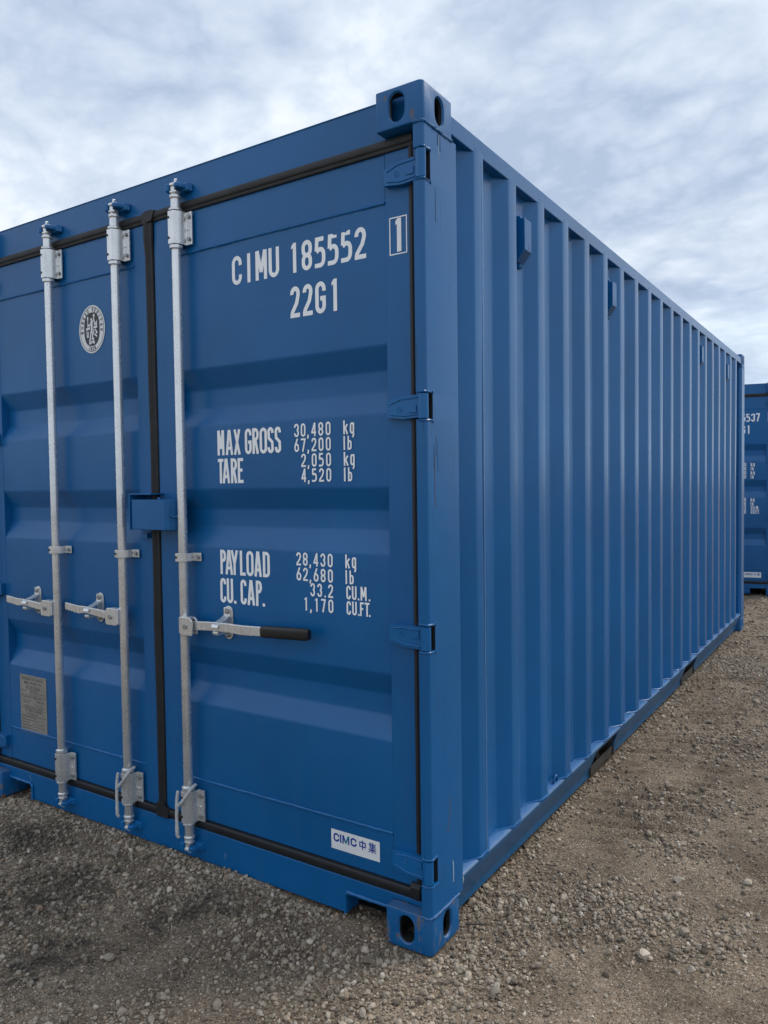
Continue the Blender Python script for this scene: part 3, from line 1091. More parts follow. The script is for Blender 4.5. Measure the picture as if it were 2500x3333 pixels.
def serial_items(digits):
    xs = (-.540, -.4955, -.4405, -.3875, -.3345, -.2810)
    return [(c, x, 2.130, .0215 if c == '1' else .0435, .0985, .0142) for c, x in zip(digits, xs)]


def line(chars, xs, wds, z, ht, st):
    return [(c, x, z, wd, ht, st) for c, x, wd in zip(chars, xs, wds)]


def txt(name, items, y, parent, mat='white'):
    return letters(MB(), items, y).build(name, mat, parent, smooth=0, recalc=False)


txt('owner_code_lettering', line('CIMU', (-.8110, -.7395, -.7000, -.6400), (.0470, .0170, .0525, .0470), 2.130, .100, .0142), YT, door_r)
serial = txt('serial_lettering', serial_items('185552'), YT, door_r)
txt('type_code_lettering', line('22G1', (-.547, -.4935, -.4415, -.3745), (.041, .041, .0435, .0215), 1.982, .103, .0146), YT, door_r)
mb = letters(MB(), [('1', -.1275, 2.128, .0205, .1005, .0155)], YF)
bx0, bx1, bz0, bz1 = -.1495, -.0865, 2.120, 2.2335
for x0_, x1_, z0_, z1_ in ((bx0, bx1, bz1 - .0035, bz1), (bx0, bx1, bz0, bz0 + .0035), (bx0, bx0 + .0035, bz0 + .0036, bz1 - .0036), (bx1 - .0035, bx1, bz0 + .0036, bz1 - .0036)):
    mb.add([(x0_, YF, z0_), (x1_, YF, z0_), (x1_, YF, z1_), (x0_, YF, z1_)], [(0, 1, 2, 3)])
mb.build('check_digit_lettering', 'white', door_r, smooth=0, recalc=False)
txt('max_gross_lettering', line('MAXGROSS', (-.900, -.8595, -.8195, -.7655, -.730, -.696, -.660, -.627), (.0345, .0365, .0335, .032, .0305, .034, .0285, .0285), 1.535, .0895, .0112), YT, door_r)
txt('tare_lettering', line('TARE', (-.8995, -.8775, -.836, -.8025), (.0275, .0370, .0305, .0270), 1.434, .0885, .0112), YT, door_r)
txt('payload_lettering', line('PAYLOAD', (-.8975, -.873, -.8455, -.801, -.7695, -.7325, -.6920), (.0290, .0375, .0365, .0270, .0340, .0350, .0320), 1.1045, .0890, .0112), YT, door_r)
txt('capacity_lettering', line('CU.CAP.', (-.9005, -.868, -.8325, -.8005, -.768, -.7270, -.6960), (.029, .031, .010, .029, .0365, .0290, .010), 1.001, .0895, .0112), YT, door_r)
NX = (-.5405, -.512, -.4865, -.467, -.4375, -.4075)


def number(s, z):
    """right-aligned on the measured digit places; s like '30,480'"""
    it = []
    pos_ = NX[-len(s):]
    for c, x in zip(s, pos_):
        if c == ',':
            it.append((c, x, z, .012, .0445, .0062))
        elif c == '.':
            it.append((c, x + .004, z, .008, .0445, .0062))
        elif c == '1':
            it.append((c, x + .004, z, .0105, .0445, .0062))
        else:
            it.append((c, x, z, .0205, .0445, .0062))
    return it


def unit(s, z):
    if s == 'kg':
        return [('k', -.336, z, .0195, .0445, .0062), ('g', -.310, z, .0170, .0445, .0060)]
    if s == 'lb':
        return [('l', -.336, z, .0062, .0445, .0062), ('b', -.320, z, .0165, .0445, .0060)]
    if s == 'CU.M.':
        return line('CU.M.', (-.3335, -.3115, -.2885, -.2775, -.2460), (.0175, .0185, .006, .0235, .006), z, .0445, .0062)
    return line('CU.FT.', (-.3335, -.3115, -.2885, -.2805, -.2625, -.2460), (.0175, .0185, .006, .0150, .0190, .006), z, .0445, .0062)


for grp, zz in (((('30,480', 'kg'), ('67,200', 'lb'), ('2,050', 'kg'), ('4,520', 'lb')), (1.585, 1.535, 1.484, 1.434)),
                ((('28,430', 'kg'), ('62,680', 'lb'), ('33.2', 'CU.M.'), ('1,170', 'CU.FT.')), (1.153, 1.102, 1.052, 1.002))):
    for (num, un), z in zip(grp, zz):
        it = number(num, z)
        if num == '33.2':
            it = [('3', -.482, z, .0195, .0445, .0062), ('3', -.4525, z, .0195, .0445, .0062), ('.', -.424, z, .008, .0445, .0062), ('2', NX[5], z, .0205, .0445, .0062)]
        if num == '1,170':
            it = [('1', -.508, z, .0105, .0445, .0062), (',', -.4865, z, .012, .0445, .0062), ('1', -.463, z, .0105, .0445, .0062), ('7', -.4375, z, .0195, .0445, .0062), ('0', NX[5], z, .0205, .0445, .0062)]
        txt('weight_lettering', it, YT, door_r)
        txt('unit_lettering', unit(un, z), YT, door_r)

# maker's sticker
def quad(mb, x0, x1, z0, z1, y):
    return mb.add([(x0, y, z0), (x1, y, z0), (x1, y, z1), (x0, y, z1)], [(0, 1, 2, 3)])


YS = FY + .0015 - .0007
stk = quad(MB(), -.4105, -.2170, .2150, .2805, YS).build('maker_sticker', 'decal', door_r, smooth=0, recalc=False)
mb = letters(MB(), line('CI', (-.401, -.3750), (.0235, .0060), .2405, .0285, .0058), YS - .0004)
mb = letters(mb, [('C', -.3315, .2405, .0240, .0285, .0058)], YS - .0004)


def poly_strokes(mb, strokes, ox, oz, sc, t, y):
    for k, st in enumerate(strokes):
        ribbon(mb, st, t / sc, False, lambda u, v_, k=k: (ox + u * sc, y - k * .00008, oz + v_ * sc))


poly_strokes(mb, [[(.12, 0), (.12, 1)], [(.92, 0), (.92, 1)], [(.12, 1), (.52, .1)]], -.3655, .2405, .0285, .0054, YS - .0004)
zhong = [[(.08, .78), (.92, .78)], [(.08, .32), (.92, .32)], [(.13, .25), (.13, .82)], [(.87, .25), (.87, .82)], [(.5, -.02), (.5, 1.02)]]
poly_strokes(mb, zhong, -.2985, .2395, .0295, .0040, YS - .0004)
ji = [[(.32, 1.05), (.10, .72)], [(.24, .40), (.24, .84)], [(.55, 1.05), (.62, .92)], [(.24, .86), (.95, .86)], [(.24, .72), (.92, .72)], [(.24, .58), (.92, .58)],
      [(.20, .43), (.98, .43)], [(.58, .43), (.58, .88)], [(.05, .27), (1.0, .27)], [(.52, -.08), (.52, .40)], [(.50, .26), (.08, -.02)], [(.54, .26), (.98, -.02)]]
poly_strokes(mb, ji, -.2620, .2395, .0310, .0029, YS - .0004)
mb.build('sticker_lettering', 'logoblue', door_r, smooth=0, recalc=False)
tl = MB()
poly_strokes(tl, [[(.88, 1.0), (.52, .1)]], -.3655, .2405, .0285, .0052, YS - .0009)
tl.build('sticker_lettering', 'logoteal', door_r, smooth=0, recalc=False)


# oval class emblem on the left leaf
EX, EZ, EA, EB = -1.601, 2.0735, .0835, .0975


def oval(mb, a, b, y, n=40, p=2.0):
    vs = []
    for i in range(n):
        t_ = 2 * pi * i / n
        c, s_ = cos(t_), sin(t_)
        vs.append((EX + a * math.copysign(abs(c) ** (2 / p), c), y, EZ + b * math.copysign(abs(s_) ** (2 / p), s_)))
    return mb.add(vs, [tuple(range(n))])


emb = oval(MB(), EA, EB, YT).build('class_emblem', 'decal', door_l, smooth=0, recalc=False)
mb = MB()
ring = arc(0, 0, EA * .905, EB * .925, 0, 352, 44)
ribbon(mb, ring, .0022, True, lambda u, v_: (EX + u, YT - .0004, EZ + v_))
oval(mb, EA * .60, EB * .70, YT - .0004, 40, 2.5)


def letters_on_oval(mb, s, a0, a1, rx, rz, ht, wd, st, y, inward=False):
    for i, ch in enumerate(s):
        if ch == ' ':
            continue
        t_ = rad(a0 + (a1 - a0) * i / (len(s) - 1))
        px, pz = rx * cos(t_), rz * sin(t_)
        nx_, nz_ = cos(t_) / rx, sin(t_) / rz
        k = math.hypot(nx_, nz_)
        nx_, nz_ = nx_ / k, nz_ / k
        if inward:
            nx_, nz_ = -nx_, -nz_
        tx_, tz_ = nz_, -nx_
        w_ = wd * (.3 if ch in 'I1' else 1)
        for k_, (c, pts) in enumerate(glyph(ch, w_ / ht, st / ht)):
            ribbon(mb, pts, st / ht, c, lambda u, v_, k_=k_: (EX + px + tx_ * (u * ht - w_ / 2) + nx_ * (v_ - .5) * ht, y - k_ * .0001, EZ + pz + tz_ * (u * ht - w_ / 2) + nz_ * (v_ - .5) * ht))


letters_on_oval(mb, 'BUREAU VERITAS', 186, -6, EA * .755, EB * .815, .0165, .0095, .0030, YT - .0005)
letters_on_oval(mb, '1828', 253, 287, EA * .755, EB * .815, .0165, .0088, .0028, YT - .0005, True)
mb.build('emblem_lettering', 'decalblack', door_l, smooth=0, recalc=False)
mb = MB()


def est(pts, t_, k=0):
    ribbon(mb, pts, t_, False, lambda u, v_: (EX + u * EA, YT - .0009 - k * .0001, EZ + v_ * EB))


for k, (pts, t_) in enumerate([
        ([(-.02, .36), (.00, .20), (.00, .02), (-.02, -.10)], .0115 / EA), ([(-.01, .38), (-.03, .46)], .010 / EA),      # torso, head
        ([(-.06, -.08), (-.10, -.24), (-.13, -.40), (-.20, -.50)], .0075 / EA), ([(.02, -.10), (.06, -.25), (.02, -.44)], .0075 / EA),  # legs
        ([(.04, .28), (.18, .38), (.17, .52)], .0060 / EA), ([(.16, .52), (.22, .60)], .011 / EA),                          # raised arm, mirror
        ([(-.06, .26), (-.16, .14), (-.29, .23)], .0055 / EA), ([(-.29, .08), (-.29, .36)], .0042 / EA), ([(-.29, .38), (-.28, .54)], .0085 / EA),  # arm, torch
        ([(-.42, .02), (-.12, .05)], .0085 / EA), ([(.16, .05), (.44, .08)], .0085 / EA),
        ([(-.36, -.06), (-.34, -.30), (-.26, -.30), (-.25, -.08)], .0052 / EA), ([(.17, -.02), (.17, -.24)], .0062 / EA),
        ([(.28, -.03), (.42, -.16), (.28, -.26), (.42, -.34)], .0062 / EA), ([(.22, .14), (.26, .30), (.34, .16), (.42, .30), (.40, .13)], .0070 / EA),
        ([(.12, -.36), (.10, -.46)], .012 / EA), ([(-.16, -.53), (.20, -.50)], .0040 / EA), ([(-.20, -.585), (-.04, -.585)], .0070 / EA), ([(.10, -.57), (.25, -.57)], .0070 / EA),
        ([(.02, -.50), (.02, -.61)], .0050 / EA)]):
    est(pts, t_, k)
mb.build('emblem_figure', 'decal', door_l, smooth=0, recalc=False)

# approval plate with its lines of small print
PX0, PX1, PZ0, PZ1 = -2.187, -1.988, .317, .579
pl = MB().box(PX0, PX1, DY - .0030, DY - .0004, PZ0, PZ1).build('approval_plate', 'plate', door_l)
YP = DY - .0033
mb = MB()


def small(s, x, z, ht, wd=.55, st=.15, gap=.22, centre=False):
    adv = ht * (wd + gap)
    if centre:
        x = x - adv * len(s) / 2
    for ch in s:
        if ch != ' ':
            letters(mb, [(ch, x, z, ht * (wd if ch not in 'I1.,' else .22), ht, ht * st)], YP, .00003)
        x += adv


def hl(x0, x1, z, t_=.0016):
    quad(mb, x0, x1, z - t_ / 2, z + t_ / 2, YP)


PC = (PX0 + PX1) / 2
hl(PX0 + .006, PX1 - .006, PZ1 - .007)
small('APPROVED FOR TRANSPORT', PC, .5560, .0110, .46, .17, .22, True)
small('UNDER CUSTOMS SEAL', PC, .5390, .0110, .46, .17, .22, True)
for z in (.5305, .5165):
    hl(-2.140, -2.030, z)
small('GB C 4751 BIC2024', PC, .5190, .0085, .5, .2, .22, True)
small('TYPE 22G1', -2.180, .5030, .0070)
small('MANUFACTURERS', -2.112, .5060, .0060)
small('NO OF CONTAINER', -2.112, .4965, .0060)
small('CIMU185552', -2.040, .4985, .0060)
for z in (.4895, .4830, .4400, .4270, .3955):
    hl(PX0 + .004, PX1 - .004, z)
small('DATE MANUFACTURED', -2.180, .4745, .0058)
small('IDENTIFICATION', -2.090, .4745, .0058)
small('CIMC 08', -2.062, .4600, .0095, .6, .24)
small('SEE ATTACHED DATA', -2.176, .4610, .0058)
small('WOODEN PARTS', -2.170, .4510, .0058)
small('TREATED TIMBER', -2.080, .4470, .0058)
small('COMPONENT TREATMENT IMMUNISED', PC, .4300, .0062, .55, .16, .25, True)
small('CSC SAFETY APPROVAL', PC, .4130, .0100, .48, .18, .22, True)
small('CN NJ 0821 2019', PC - .01, .4005, .0075, .5, .18, .25, True)
for i, (a, b) in enumerate((('DATE MANUFACTURED', '08 2019'), ('IDENTIFICATION NO', 'CIMU 185552'), ('MAXIMUM GROSS', '30,480 KG 67,200 LB'), ('ALLOWABLE STACKING', '216,000 KG 476,190 LB'), ('TRANSVERSE RACKING', '15,240 KG'))):
    small(a, -2.180, .3840 - i * .0130, .0062, .5, .2)
    small(b, -2.098, .3840 - i * .0130, .0062, .5, .2)
hl(PX0 + .006, PX1 - .006, PZ0 + .007)
mb.build('plate_lettering', 'platetext', door_l, smooth=0, recalc=False)

# ---- locking bars
BY = .012
BR = .0172


def bracket(mb, x, z0, z1):
    """half-octagon bearing shell over the bar with a bolted ear on the right"""
    poly = [(x - .0275, .051), (x - .0275, BY - .006), (x - .016, BY - .0235), (x + .011, BY - .0235), (x + .0245, BY - .006), (x + .0285, .036), (x + .056, .036),
            (x + .056, .0435), (x + .0245, .0435), (x + .0205, -.002 + BY), (x + .009, BY - .0195), (x - .014, BY - .0195), (x - .0235, BY - .004), (x - .0235, .051)]
    mb.prism(poly, 'z', z0, z1)
    # swage in the ear
    mb.cyl((x + .036, .037, (z0 + z1) / 2 - .004), (x + .036, .031, (z0 + z1) / 2 - .004), .0055, .002, 8)


def make_bar(x, handle_dir):
    prof = [(BR * .96, .118), (BR, .120), (BR, 2.468), (BR * .96, 2.470)]
    bar = MB().lathe(x, BY, prof, 22).build('locking_bar', 'galv', root)
    for z0, z1 in ((2.305, 2.4245), (.1695, .288)):
        mb = MB()
        bracket(mb, x, z0, z1)
        mb.build('bearing_bracket', 'galv', bar, .0022)
        for z in (z0 + .020, z1 - .020):
            MB().cyl((x + .044, .036, z), (x + .044, .0275, z), .0085, .0080, 6).build('bolt', 'bolt', bar, .0012)
        for z in (z0 + .023, z1 - .023):
            MB().cyl((x - .0125, BY - .020, z), (x - .0125, BY - .0252, z), .0050, .0050, 10).build('grease_plug', 'hole', bar)
    for z0, z1 in ((2.289, 2.3045), (2.4252, 2.437), (.1590, .1690), (.2885, .3065)):
        MB().lathe(x, BY, [(BR + .001, z0), (BR + .0072, z0 + .002), (BR + .0072, z1 - .003), (BR + .003, z1)], 20).build('thrust_collar', 'galv', bar)
    # mid clamp
    mc = MB()
    z0, z1 = 1.1475, 1.1790
    poly = [(x - .026, .051), (x - .026, BY - .010), (x - .019, BY - .0222), (x + .014, BY - .0222), (x + .024, BY - .010), (x + .030, .041), (x + .062, .041),
            (x + .062, .0465), (x + .025, .0465), (x + .019, BY - .006), (x + .012, BY - .0186), (x - .016, BY - .0186), (x - .0215, BY - .006), (x - .0215, .051)]
    mc.prism(poly, 'z', z0, z1)
    mc.build('bar_clamp', 'galv', bar, .002)
    MB().cyl((x + .049, .041, 1.163), (x + .049, .032, 1.163), .0085, .008, 6).build('bolt', 'bolt', bar, .001)
    MB().cyl((x - .0135, BY - .018, 1.163), (x - .0135, BY - .0236, 1.163), .0048, .0048, 10).build('grease_plug', 'hole', bar)
    # cams and keepers, top and bottom
    for zc_, s_ in ((2.470, 1), (.1180, -1)):
        cmb = MB()
        pr_ = [(BR + .002, 0), (BR + .004, .004), (BR + .003, .012), (BR - .002, .017), (BR - .004, .024)]
        prz = [(r_, zc_ + s_ * h_) for r_, h_ in pr_]
        cmb.lathe(x, BY, prz if s_ > 0 else prz[::-1], 16)
        za, zb_ = sorted((zc_ + s_ * .020, zc_ + s_ * .050))
        cmb.box(x - .011, x + .009, BY - .012, BY + .012, za, zb_)
        za, zb_ = sorted((zc_ + s_ * .045, zc_ + s_ * .055))
        cmb.prism([(x - .020, BY - .004), (x - .008, BY - .019), (x + .016, BY - .017), (x + .027, BY - .004), (x + .022, BY + .012), (x - .014, BY + .014)], 'z', za, zb_)
        za, zb_ = sorted((zc_ + s_ * .020, zc_ + s_ * .027))
        cmb.prism([(x - .024, BY - .002), (x - .010, BY - .018), (x + .020, BY - .014), (x + .016, BY + .012), (x - .016, BY + .012)], 'z', za, zb_)
        cmb.box(x + .012, x + .021, BY - .016, BY - .005, zc_ + s_ * .055 - .004, zc_ + s_ * .055 + .012 * s_ if s_ > 0 else zc_ - .055 + .004)
        cmb.build('bar_cam', 'galv', bar, .0022)
        kmb = MB()
        za, zb_ = sorted((zc_ + s_ * .0275, zc_ + s_ * .0560))
        kmb.prism([(x + .011, .048), (x + .011, BY - .010), (x + .017, BY - .024), (x + .031, BY - .025), (x + .040, BY - .010), (x + .047, .048)], 'z', za + .006, zb_ - .006)
        kmb.prism([(x + .008, .048), (x + .010, .024), (x + .047, .024), (x + .056, .048)], 'z', za, zb_)
        kmb.prism([(x - .038, .048), (x - .037, BY - .008), (x - .030, BY - .021), (x - .016, BY - .016), (x - .013, .048)], 'z', za, zb_)
        kmb.build('cam_keeper', 'bluelighter', bar, .0045, 3)
    # hub, lever and catch
    d = handle_dir
    hz = .914
    hub = MB()
    hub.prism([(x + d * .010, hz - .034), (x + d * .068, hz - .034), (x + d * .074, hz - .026), (x + d * .074, hz + .020), (x + d * .062, hz + .034), (x + d * .010, hz + .034)], 'y', BY - .034, BY - .026)
    hub.prism([(x + d * .010, hz - .030), (x + d * .074, hz - .030), (x + d * .074, hz + .022), (x + d * .062, hz + .032), (x + d * .010, hz + .032)], 'y', BY - .010, BY - .003)
    hub.prism([(x + d * .010, hz + .026), (x + d * .060, hz + .026), (x + d * .060, hz + .0335), (x + d * .010, hz + .0335)], 'y', BY - .030, BY - .003)
    hub.box(min(x, x + d * .018), max(x, x + d * .018), BY - .030, BY + .002, hz - .030, hz + .030)
    hub.build('handle_hub', 'galv', bar, .003)
    MB().cyl((x + d * .040, BY - .040, hz), (x + d * .040, BY - .033, hz), .0095, .0085, 12).build('pivot_rivet', 'bolt', bar, .001)
    lv = MB()
    if d > 0:
        P = [(.060, hz + .002, -.012), (.14, hz + .008, -.016), (.205, hz + .011, -.020), (.25, hz + .010, -.016), (.30, hz + .006, -.008), (.395, hz + .010, -.006), (.595, hz + .018, -.004)]
        Hh = [.0165, .0165, .0165, .0165, .0175, .0165, .0165]
    else:
        P = [(.060, hz - .002, -.012), (.12, hz + .004, -.016), (.17, hz + .010, -.020), (.215, hz + .013, -.020), (.27, hz + .008, -.010), (.365, hz + .016, -.006)]
        Hh = [.015, .0155, .0145, .0145, .0165, .0150]
    vs = []
    for (u, z, y), hh in zip(P, Hh):
        y0 = BY + y - .007
        vs += [(x + d * u, y0, z - hh), (x + d * u, y0, z + hh), (x + d * u, y0 + .010, z + hh), (x + d * u, y0 + .010, z - hh)]
    n = len(P)
    lv.add(vs, [(i * 4 + k, i * 4 + (k + 1) % 4, i * 4 + 4 + (k + 1) % 4, i * 4 + 4 + k) for i in range(n - 1) for k in range(4)] + [(3, 2, 1, 0), tuple(range((n - 1) * 4, n * 4))])
    lv.build('handle_lever', 'galv', bar, .003)
    if d > 0:
        g = MB()
        sec = arc(0, 0, .0115, .0205, 0, 345, 23)
        vs = []
        for u, k in ((.388, .86), (.392, 1), (.57, 1.0), (.588, .96), (.596, .80)):
            z = hz + .010 + (u - .395) / .2 * .008
            for i_, (a, b) in enumerate(sec):
                ca = math.copysign(abs(a / .0115) ** .6, a) * .0115
                cb = math.copysign(abs(b / .0205) ** .55, b) * .0205
                vs.append((x + u, BY - .007 + ca * k, z + cb * k))
        m2 = len(sec)
        g.add(vs, [(i * m2 + k, i * m2 + (k + 1) % m2, (i + 1) * m2 + (k + 1) % m2, (i + 1) * m2 + k) for i in range(4) for k in range(m2)] + [tuple(range(m2 - 1, -1, -1)), tuple(range(4 * m2, 5 * m2))])
        g.build('handle_grip', 'grip', bar, smooth=50)
    # catch plate, its retainer and seal tongue
    cx_ = x + d * .192
    ct = MB()
    zl, zh = hz - .043, hz + .078
    pl_ = arc(cx_, zh - .020, .0205, .020, 0, 180, 8) + arc(cx_, zl + .020, .0205, .020, 180, 360, 8)
    ct.prism(pl_, 'y', .0445, .0505)
    ct.build('catch_plate', 'galv', bar, .0015)
    rt = MB()
    rt.prism([(.040, hz - .020), (-.016, hz - .020), (-.020, hz - .014), (-.020, hz - .006), (-.014, hz - .006), (-.012, hz - .013), (.040, hz - .013)], 'x', cx_ - .017, cx_ + .010)
    sx_ = cx_ - .002
    tp = [(.040, zh - .006), (.040, zh - .034), (.020, zh - .044), (-.006, hz + .026), (-.020, hz + .020), (-.026, hz + .008), (-.020, hz + .008), (-.014, hz + .014), (-.002, hz + .019), (.024, zh - .050), (.0455, zh - .040), (.0455, zh - .006)]
    rt.prism(tp, 'x', sx_ - .018, sx_ + .014)
    rt.build('handle_retainer', 'galv', bar, .0025)
    for z in (zh - .019, zl + .017):
        bl = MB()
        bl.cyl((cx_, .045, z), (cx_, .0385, z), .0115, .0112, 16)
        bl.cyl((cx_, .0385, z), (cx_, .032, z), .0085, .0055, 12)
        bl.build('bolt', 'bolt', bar, .001)
    return bar


bar_a = make_bar(-1.829, -1)
bar_b = make_bar(-1.395, -1)
bar_c = make_bar(-1.049, 1)

# ---- lock box over the meeting edge
lb = MB()
LY = -.026
z0, z1 = 1.263, 1.377
lb.prism([(-1.286, LY), (-1.104, LY), (-1.088, LY + .010), (-1.060, .0495), (-1.068, .0495), (-1.094, LY + .014), (-1.106, LY + .006), (-1.286, LY + .006)], 'z', z0, z1)
lb.prism([(-1.283, LY + .002), (-1.104, LY + .002), (-1.090, LY + .012), (-1.064, .0490), (-1.195, .0490), (-1.195, LY + .045), (-1.283, LY + .045)], 'z', z1 - .006, z1 - .0005)
lbo = lb.build('lock_box', 'blue', root, .003)
br = MB()
br.box(-1.300, -1.2945, LY - .002, .0495, 1.262, 1.394)
br.prism([(-1.300, LY - .002), (-1.190, LY + .012), (-1.190, .0495), (-1.300, .0495)], 'z', 1.3945, 1.4005)
br.build('lock_box_bracket', 'blue', lbo, .0015)
hk = MB()
hx = [(-1.0865, -.018, 1.352)] + [(-1.0865 + .028 * (1 - cos(t_)) / 2, -.020 + .030 * (1 - cos(t_)) / 2, 1.334 - .022 * sin(t_)) for t_ in np.linspace(0, pi, 9)] + [(-1.0585, .010, 1.346)]
hk.tube(hx, .0036, 8)
hk.build('hook', 'blue', lbo)
lg = MB()
lg.box(-1.306, -1.268, .030, .0495, 1.226, 1.246)
lg.box(-1.306, -1.255, .036, .0495, 1.246, 1.2505)
lg.build('lug', 'blue', lbo, .001)
for pts, r_, q_ in (([(-1.19, .030, 1.3785), (-1.16, -.005, 1.381), (-1.13, -.016, 1.380)], .006, .003),
                    ([(-1.10, .030, 1.379), (-1.075, .045, 1.380), (-1.060, .0495, 1.379)], .004, .001)):
    wl = MB()
    bead(wl, pts, r_, q_)
    wl.build('weld_bead', 'blue', lbo)

# ---- sides
PITCH = .27454
RAIL_Z0, RAIL_Z1 = 2.498, 2.556


def side_profile():
    """(x, y) plan of the corrugation"""
    xo, xi = -.005, -.041
    P = [(xi, .208), (xi, .2705)]
    y = .2705
    k = 0
    while y + .136 < L - .20:
        y0 = .3385 + k * PITCH
        P += [(xo, y0), (xo, y0 + .068), (xi, y0 + .136), (xi, y0 + PITCH - .068)]
        y = y0 + PITCH - .068
        k += 1
    P[-1] = (xi, L - .14)
    Q = []
    for i, q in enumerate(P):
        if 0 < i < len(P) - 1:
            p0, p1, p2 = Vector(P[i - 1]), Vector(q), Vector(P[i + 1])
            a = p1 + (p0 - p1).normalized() * .006
            c = p1 + (p2 - p1).normalized() * .006
            for t_ in (0, .5, 1):
                Q.append(tuple(a * (1 - t_) ** 2 + p1 * 2 * t_ * (1 - t_) + c * t_ * t_))
        else:
            Q.append(q)
    return Q


prof = side_profile()
sw = MB()
zs_ = [.148] + list(np.linspace(.30, 2.40, 15)) + [2.515]
n = len(prof)
vs = []
for z in zs_:
    for (x, y) in prof:
        dx = .0042 * (fbm(np.array([y * 2.3]), np.array([z * 1.4 + 3]), 61, 2)[0] - .5)
        vs.append((x + dx, y, z))
sw.add(vs, [(k * n + i, k * n + i + 1, (k + 1) * n + i + 1, (k + 1) * n + i) for k in range(len(zs_) - 1) for i in range(n - 1)])
swm = sw.mesh('side_wall', False, 30)
side_r = link('side_wall', swm, 'blueside', root)
side_l = link('side_wall', mirrored(swm, True, False, -WD, 0), 'blue', root)
# sheet joint: a thin welded seam on the first rib
MB().tube([(-.0046, .3935, z_) for z_ in np.linspace(.172, 2.49, 30)], .0016, 6).build('seam', 'seam', side_r)


def top_rail():
    mb = MB().box(-.062, -.0045, .176, L - .176, RAIL_Z0, RAIL_Z1)
    return mb


trm = top_rail().mesh('top_side_rail', True, 30)
trr = link('top_side_rail', trm, 'blueside', root, .004)
link('top_side_rail', mirrored(trm, True, False, -WD, 0), 'blue', root, .004)


def bottom_rail():
    """cold-formed section: ledge, rounded nose, face leaning in, lip"""
    outer = [(-.060, .170), (-.020, .164), (-.010, .1615), (-.0045, .157), (-.004, .150), (-.012, .128), (-.034, .068), (-.040, .052), (-.041, .040), (-.0405, .022)]
    inner = [(-.048, .022), (-.049, .045), (-.042, .070), (-.020, .128), (-.0115, .149), (-.014, .154), (-.021, .157), (-.060, .163)]
    P1, P2 = (1.583, 1.942), (3.520, 3.915)
    mb = MB()
    segs = ((.170, P1[0]), (P1[1], P2[0]), (P2[1], L - .176))
    for a, b in segs:
        mb.prism(outer + inner, 'y', a, b)
    up_o = outer[:5] + [(-.0085, .142)]
    up_i = [(-.0165, .140), (-.0115, .149), (-.014, .154), (-.021, .157), (-.060, .163)]
    for a, b in (P1, P2):
        mb.prism(up_o + up_i, 'y', a, b)
    pks = []
    for a, b in (P1, P2):
        pk = MB()
        pks.append(pk)
        pk.prism([(-.042, .020), (-.036, .066), (-.041, .066), (-.047, .020)], 'y', a + .002, b - .002)
        pk.box(-.50, -.030, a - .006, a - .001, .020, .158)
        pk.box(-.50, -.030, b + .001, b + .006, .020, .158)
    return mb, pks


brm, pkm = bottom_rail()
m1 = brm.mesh('bottom_side_rail', True, 40)
br_r = link('bottom_side_rail', m1, 'bluerail_shaded', root)
br_l = link('bottom_side_rail', mirrored(m1, True, False, -WD, 0), 'bluerail_shaded', root)
for pk in pkm:
    m2 = pk.mesh('fork_pocket', True, 40)
    link('fork_pocket', m2, 'dirtsteel', br_r)
    link('fork_pocket', mirrored(m2, True, False, -WD, 0), 'dirtsteel', br_l)
MB().prism([(-.060, .1725), (-.010, .1645), (-.0055, .1610), (-.0060, .1595), (-.011, .1620), (-.060, .1702)], 'y', .208, L - .178).build('rail_ledge', 'blue', br_r)  # thin overlay in plain blue, keeping the sky-lit ledge lighter than the face
# corrugation foot weld, chalk tick and lashing ring
wf = MB()
bead(wf, [(x + .003, y, .1700 if x < -.02 else .1660) for x, y in prof[::2]], .0035, .0012)
wf.build('weld_bead', 'blue', br_r)
ck = MB()
ck.tube([(-.006, .205, .1600), (-.0025, .207, .157), (-.0015, .210, .1495), (-.006, .214, .1370), (-.011, .217, .124)], .0026, 6)
ck.build('chalk_tick', 'chalk', br_r)
lr = MB()
lr.tube([(-.022, 1.085 + .0 * t_, .166) if False else (-.022 + .004 * sin(t_), 1.085 + .020 * cos(t_), .166 + .030 * max(0, sin(t_))) for t_ in np.linspace(0, pi, 11)], .0048, 8)
lr.build('lashing_ring', 'blue', br_r)


# ventilators in the troughs
def vent(yc):
    mb = MB()
    x0, x1 = -.0405, -.002
    w2 = .0335
    z0, z1 = 2.247, 2.408
    poly = [(x0, z1), (x1, z1 - .004), (x1, z0 + .042), (x0 + .004, z0)]
    mb.prism(poly, 'y', yc - w2, yc + w2)
    v_ = mb.build('ventilator', 'blue', root, .003)
    gm = MB()
    for i in range(7):
        t0 = (i + .25) / 7.0
        a = Vector((x1, z0 + .042)).lerp(Vector((x0 + .004, z0)), t0)
        nrm = Vector((.042, -.0345)).normalized()
        c = a + nrm * .0012
        gm.prism([(a.x, a.y), (c.x, c.y), (c.x - .0018, c.y - .0022), (a.x - .0018, a.y - .0022)], 'y', yc - w2 + .006, yc + w2 - .006)
    gm.build('louvre', 'blue', v_)
    tb = MB()
    tb.prism([(x0, z1 + .014), (x0 + .012, z1 + .012), (x0 + .020, z1 + .002), (x0, z1 + .001)], 'y', yc - .018, yc + .014)
    tb.build('mounting_tab', 'bluelighter', v_, .002)
    tb = MB()
    tb.prism([(x0, z0 - .020), (x0 + .010, z0 - .018), (x0 + .016, z0 - .006), (x0, z0 - .002)], 'y', yc - .020, yc + .010)
    tb.build('mounting_tab', 'bluelighter', v_, .002)
    nb = MB().box(x1 - .001, x1 + .0008, yc + .006, yc + w2 - .006, z0 + .050, z0 + .064)
    nb.build('type_tab', 'blue', v_)
    return v_


for k in (1, 5, 13, 17):
    vent(.3385 + .136 + .0353 + k * PITCH)

